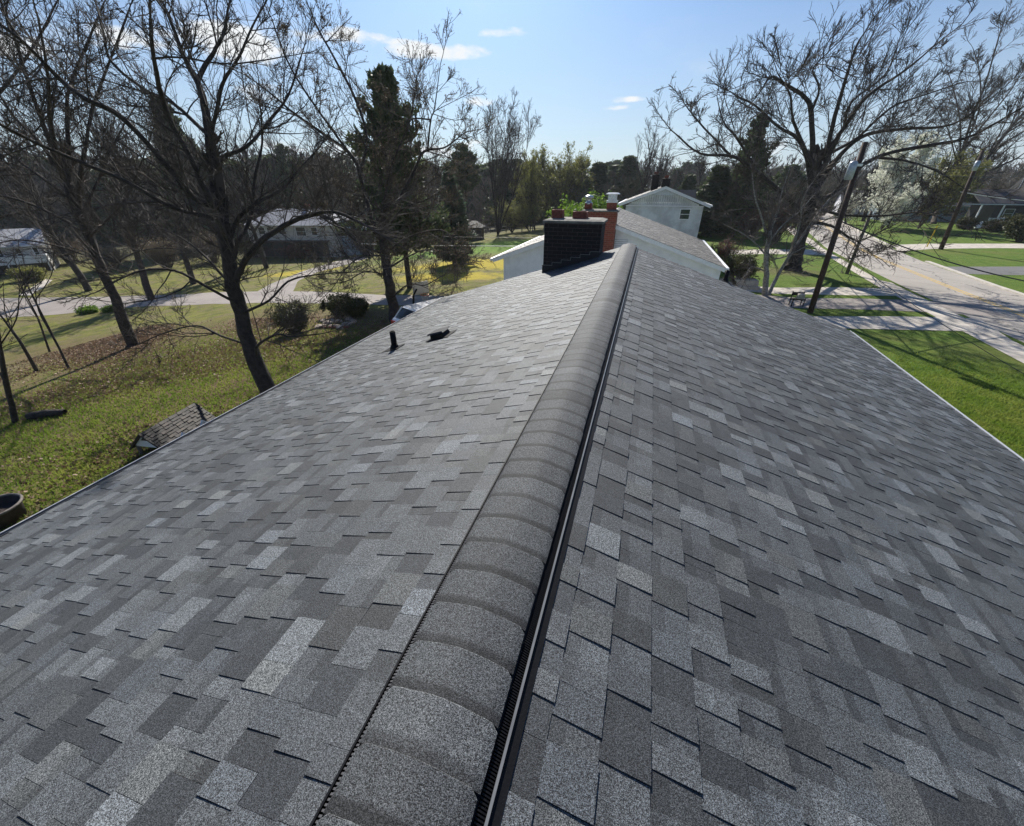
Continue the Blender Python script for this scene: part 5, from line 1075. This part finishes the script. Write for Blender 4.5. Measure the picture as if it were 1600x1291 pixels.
# car
ca, cb_ = G(641, 500), G(722, 478); base = G(694, 520); print('car', np.linalg.norm(ca-cb_))
cr = thing('car', base, 'white car parked on the lane, mostly hidden behind the left eave', 'car', None, math.atan2(*(ca-cb_)[1::-1])); 
def car_shell(parent):
    # length along local x, 4.5 x 1.8 x 1.5
    prof = [(-2.2, .35), (-2.25, .75), (-2.15, .98), (-1.45, 1.02), (-.75, 1.48), (.75, 1.52), (1.75, 1.45), (2.15, 1.0), (2.25, .8), (2.22, .35)]
    import bmesh
    def loft(pr, wl, name, mat, par, bev=.05):
        bm = bmesh.new(); L_ = [bm.verts.new((x, -w_, z)) for (x, z), w_ in zip(pr, wl)]; Rr_ = [bm.verts.new((x, w_, z)) for (x, z), w_ in zip(pr, wl)]; n = len(pr)
        bm.faces.new(L_); bm.faces.new(list(reversed(Rr_)))
        for i in range(n): bm.faces.new((L_[i], Rr_[i], Rr_[(i+1) % n], L_[(i+1) % n]))
        bmesh.ops.recalc_face_normals(bm, faces=bm.faces); bmesh.ops.bevel(bm, geom=bm.edges[:], offset=bev, segments=3, affect='EDGES', profile=.6)
        for f in bm.faces: f.smooth = True
        me = bpy.data.meshes.new(name); bm.to_mesh(me); bm.free(); me.materials.append(mat); o = bpy.data.objects.new(name, me); C.objects.link(o); o.parent = par; return o
    lo = [(-2.2, .32), (-2.26, .7), (-2.15, .97), (-1.4, 1.0), (2.1, 1.02), (2.24, .85), (2.2, .32)]; loft(lo, [.86, .88, .84, .86, .86, .86, .86], 'body', M['paint'], parent, .07)
    up = [(-1.35, .98), (-.65, 1.47), (1.7, 1.45), (2.05, 1.0)]; cb = loft(up, [.80, .62, .62, .78], 'cabin', M['glass'], parent, .05)
    rf = [(-.62, 1.46), (-.5, 1.50), (1.6, 1.49), (1.72, 1.44)]; loft(rf, [.61, .60, .60, .61], 'roof_panel', M['paint'], parent, .015)
    for s in (-1, 1):
        for x0, x1 in ((-.65, -1.33), (.45, .45), (1.7, 2.03)):
            mb = MB(); mb.bar((x0, s*.63, 1.46), (x1, s*.81, 1.0), .035, 6); mb.build('pillar', M['paint'], parent)
        for x in (-1.4, 1.4):
            mb = MB(); mb.bar((x, s*.70, .33), (x, s*.91, .33), .33, 24); w_ = mb.build('wheel', M['black'], parent, bevel=.03); mb = MB(); mb.bar((x, s*.905, .33), (x, s*.925, .33), .2, 16); mb.build('rim', M['galv'], w_)
        mb = MB(); mb.box((2.22, s*.66, .84), (.08, .3, .2)); mb.build('tail_light', M['redlamp'], parent, bevel=.02)
        mb = MB(); mb.box((-2.18, s*.62, .78), (.1, .36, .14)); mb.build('headlight', M['glass'], parent, bevel=.02)
        mb = MB(); mb.box((-1.0, s*.93, 1.05), (.16, .14, .12)); mb.build('mirror', M['paint'], parent, bevel=.03)
    mb = MB(); mb.box((-2.26, 0, .6), (.06, 1.1, .2)); mb.build('grille', M['black'], parent)
car_shell(cr)
# basketball hoop
base = G(646, 488); dh = dist(base); hp = thing('basketball_hoop', base, 'portable basketball hoop with a pale backboard standing by the white car', 'basketball hoop')
def HL(px, py, o=0): return AD(px, py, dh+o)-base
mb = MB(); mb.bar((0, 0, 0), HL(646, 462), .06, 8); mb.bar(HL(646, 462), HL(651, 452, .3), .05, 8); mb.build('pole', M['black'], hp)
mb = MB(); mb.box((0, 0, .12), (.9, .6, .24)); mb.build('base', M['black'], hp, bevel=.05)
c_ = HL(657, 450, .5); v = np.array([math.cos(1.0), math.sin(1.0), 0]); z = np.array([0, 0, 1.]); nn = np.array([v[1], -v[0], 0])
mb = MB(); mb.prism([c_-v*.48-z*.34, c_+v*.48-z*.34, c_+v*.48+z*.34, c_-v*.48+z*.34], nn*.05); mb.build('backboard', M['cream'], hp)
rc_ = c_+nn*.4-z*.3; th3 = np.linspace(0, 2*math.pi, 17); P = np.stack([rc_[0]+.23*np.cos(th3), rc_[1]+.23*np.sin(th3), np.full(17, rc_[2])], 1); V, F = tube(P, [.018]*17, 6); rm_ = npmesh('rim', V, F, M['orange'], hp)
mb = MB()
for i in range(12): t = i*6.283/12; mb.bar(rc_+np.array([.22*math.cos(t), .22*math.sin(t), 0]), rc_+np.array([.12*math.cos(t+.4), .12*math.sin(t+.4), -.4]), .008, 4)
mb.build('net', M['net'], hp)
# dark shed with hip roof
p = G(738, 377); sh = thing('shed', p+np.array([0, 1.2, 0]), 'small dark garden shed with a hipped roof beside the tufted pine', 'shed', None, R_(10))
mb = MB(); mb.box((0, 0, 1.0), (2.6, 2.4, 2.1)); mb.build('wall', M['oldwood'], sh); mb = MB(); mb.add([(-1.6, -1.5, 2.05), (1.6, -1.5, 2.05), (1.6, 1.5, 2.05), (-1.6, 1.5, 2.05), (-.35, 0, 2.95), (.35, 0, 2.95)], [(0, 1, 5, 4), (1, 2, 5), (2, 3, 4, 5), (3, 0, 4), (3, 2, 1, 0)]); mb.build('roof', M['shingle_brown'], sh)
mb = MB(); mb.box((0, -1.23, .95), (1.0, .06, 1.8)); mb.build('door', M['darkwall'], sh)
# play set
p = G(697, 381); ps = thing('play_set', p, 'wooden play set with a green canopy and slide between the spruce and the shed', 'play set', None, R_(15))
for x in (-.75, .75):
    for y in (-.7, .7): mb = MB(); mb.bar((x, y, -.1), (x, y, 2.9), .07, 6); mb.build('post', M['wood'], ps)
mb = MB(); mb.box((0, 0, 1.35), (1.6, 1.5, .1)); mb.build('platform', M['wood'], ps); mb = MB(); mb.box((0, -.72, 1.75), (1.5, .06, .6)); mb.box((-.76, 0, 1.75), (.06, 1.4, .6)); mb.build('railing', M['wood'], ps)
mb = MB(); mb.prism([(-1.0, -.9, 2.8), (0, -.9, 3.7), (1.0, -.9, 2.8), (1.0, -.9, 2.75), (0, -.9, 3.64), (-1.0, -.9, 2.75)], (0, 1.8, 0)); mb.build('canopy', M['green'], ps)
mb = MB(); mb.prism([(.8, -.3, 1.4), (2.7, -.3, .25), (2.7, -.3, .18), (.8, -.3, 1.32)], (0, .6, 0)); mb.build('slide', M['green'], ps)
mb = MB(); mb.bar((-.75, 0, 2.6), (-3.6, 0, 2.6), .07, 6); mb.bar((-3.6, 0, 2.6), (-3.9, .9, 0), .06, 6); mb.bar((-3.6, 0, 2.6), (-3.9, -.9, 0), .06, 6); mb.build('swing_beam', M['wood'], ps)
for x in (-1.6, -2.7):
    mb = MB(); mb.bar((x-.2, 0, 2.6), (x-.2, 0, .6), .015, 4); mb.bar((x+.2, 0, 2.6), (x+.2, 0, .6), .015, 4); mb.box((x, 0, .58), (.5, .2, .05)); mb.build('swing', M['wire'], ps)
# post and rail fence at the end of the lawn
pts = [G(px, py) for px, py in ((640, 366), (700, 366), (752, 364), (800, 363), (850, 362), (880, 362))]
fe = thing('rail_fence', pts[0], 'weathered post and rail fence closing the far lawn', 'fence')
for i in range(len(pts)-1):
    A, B = pts[i], pts[i+1]; n = max(1, int(np.linalg.norm(B-A)/2.6))
    for j in range(n):
        q = A+(B-A)*j/n-pts[0]; q2 = A+(B-A)*(j+1)/n-pts[0]; mb = MB(); mb.box(q+np.array([0, 0, .6]), (.13, .13, 1.3)); mb.build('post', M['greypole'], fe)
        mb = MB(); mb.bar(q+z*.5, q2+z*.5, .05, 5); mb.bar(q+z*1.0, q2+z*1.0, .05, 5); mb.build('rail', M['greypole'], fe)
# steps beside bungalow
p = G(1166, 450); st = thing('steps', p, 'pale stone steps between the bungalow shrub and the small grey tree', 'steps', None, R_(5))
for i in range(3): mb = MB(); mb.box((0, -.35+i*.35, .09+i*.17), (1.3, .37 if i < 2 else .9, .18+.0)); mb.build('tread', M['step'], st, bevel=.01)
# dark frame with pale box by the drive
p = G(1243, 478); mbx = thing('yard_bench', p, 'dark metal framed yard bench holding a pale bundle beside the pole', 'bench', None, R_(10)); mbx.scale = (.75, .75, .85)
for x in (-.42, .42):
    for y in (-.2, .2): mb = MB(); mb.bar((x, y, 0), (x, y, .55 if y < 0 else .95), .035, 6); mb.build('leg', M['black'], mbx)
mb = MB(); mb.box((0, 0, .45), (.95, .45, .05)); mb.build('seat', M['oldwood'], mbx); mb = MB(); mb.box((0, .2, .78), (.9, .04, .22)); mb.build('backrest', M['oldwood'], mbx)
mb = MB(); mb.box((0, 0, 0), (.36, .28, .3)); o = mb.build('bundle', M['step'], None, bevel=.06); o.location = tuple(p+np.array([.09, -.02, .56])); tag(o, 'pale bundle lying on the dark yard bench', 'bundle')
# ================================================================= ground litter and grass tufts
rg = np.random.default_rng(8)
def scatter_px(n, x0, x1, y0, y1, keep=None):
    P = []
    px = rg.uniform(x0, x1, n); py = rg.uniform(y0, y1, n)
    d = FW[None]*F_PX+RT[None]*(px-800)[:, None]-UP[None]*(py-640)[:, None]; zz = np.zeros(n)
    for i in range(12): t = (zz-H)/d[:, 2]; Q = CP[None]+d*t[:, None]; zz = gz(Q[:, 0], Q[:, 1])
    Q[:, 2] = zz; return Q
def area(n, x0, x1, y0, y1):
    Q = np.stack([rg.uniform(x0, x1, n), rg.uniform(y0, y1, n), np.zeros(n)], 1); Q[:, 2] = gz(Q[:, 0], Q[:, 1]); return Q
def clump(Q, f, th):
    v = np.sin(Q[:, 0]*f+1.3*np.sin(Q[:, 1]*f*.7))+np.sin(Q[:, 1]*f*1.1+1.7*np.sin(Q[:, 0]*f*.6+2)); return Q[v+rg.normal(0, .8, len(Q)) > th]
def onlane(Q):
    u = np.array([pix(q) for q in Q]) if len(Q) < 10 else None
    D = Q-CP; zc = D@FW; px = 800+F_PX*(D@RT)/zc; py = 640-F_PX*(D@UP)/zc
    lo = np.interp(px, [-200, 0, 75, 240, 440, 760], [466, 462, 461, 457, 452, 462]); hi = np.interp(px, [-200, 0, 90, 165, 240, 440, 640, 760], [514, 500, 495, 486, 481, 477, 481, 489])
    return (zc > .5) & (py > lo) & (py < hi)
Q = clump(area(230000, -34, -4.9, -6, 19), .55, .15); Q = Q[~onlane(Q)]; Q = Q[rg.random(len(Q)) < .18+.82*smooth(2, 9, Q[:, 1]-.25*(Q[:, 0]+12))]; V, F = leaves(rg, Q+np.array([0, 0, .03]), .058, .01, 1, lon=1.3, bias=None)
tag(npmesh('leaf_litter', V, F, M['dleaf']), 'dead brown leaves strewn over the back lawn', 'leaves', kind='stuff')
def tufts(Q, h, wd):
    n = len(Q); a = rg.normal(0, 1, (n, 3)); a[:, 2] = 0; a = nrm(a)*wd; t = rg.normal(0, .35, (n, 3)); t[:, 2] = 1; t = nrm(t)*h*rg.uniform(.5, 1.3, (n, 1)); V = np.stack([Q-a, Q+a, Q+t], 1).reshape(-1, 3); return V, np.arange(n)[:, None]*3+np.arange(3)[None]
Q = area(230000, -28, -4.9, -6, 20); Q = Q[~onlane(Q) & (rg.random(len(Q)) < 1-smooth(10, 20, Q[:, 1])) & (rg.random(len(Q)) < 1-smooth(16, 28, -Q[:, 0]))]; V, F = tufts(Q, .085, .017); tag(npmesh('grass', V, F, M['grass']), 'short yellowish grass of the back lawn', 'grass', kind='stuff')
Q = area(230000, 4.5, 14.3, 1, 21.5); Q = Q[rg.random(len(Q)) < 1-smooth(12, 21.5, Q[:, 1])]; V, F = tufts(Q, .075, .015); tag(npmesh('grass', V, F, M['grass']), 'mown green grass of the front lawn', 'grass', kind='stuff')

# ================================================================= the hazy spring air
def haze_box():
    mb = MB(); mb.box((0, 390, 13.5), (1500, 1200, 41)); m = bpy.data.materials.new('haze_air'); m.use_nodes = True; n = m.node_tree; n.nodes.clear()
    v = n.nodes.new('ShaderNodeVolumePrincipled'); v.inputs['Color'].default_value = (.86, .92, 1, 1); v.inputs['Density'].default_value = .00022; v.inputs['Anisotropy'].default_value = .3
    o = n.nodes.new('ShaderNodeOutputMaterial'); n.links.new(v.outputs[0], o.inputs['Volume'])
    tag(mb.build('haze', m), 'thin pale air over the whole neighbourhood', 'haze', kind='stuff')
haze_box()
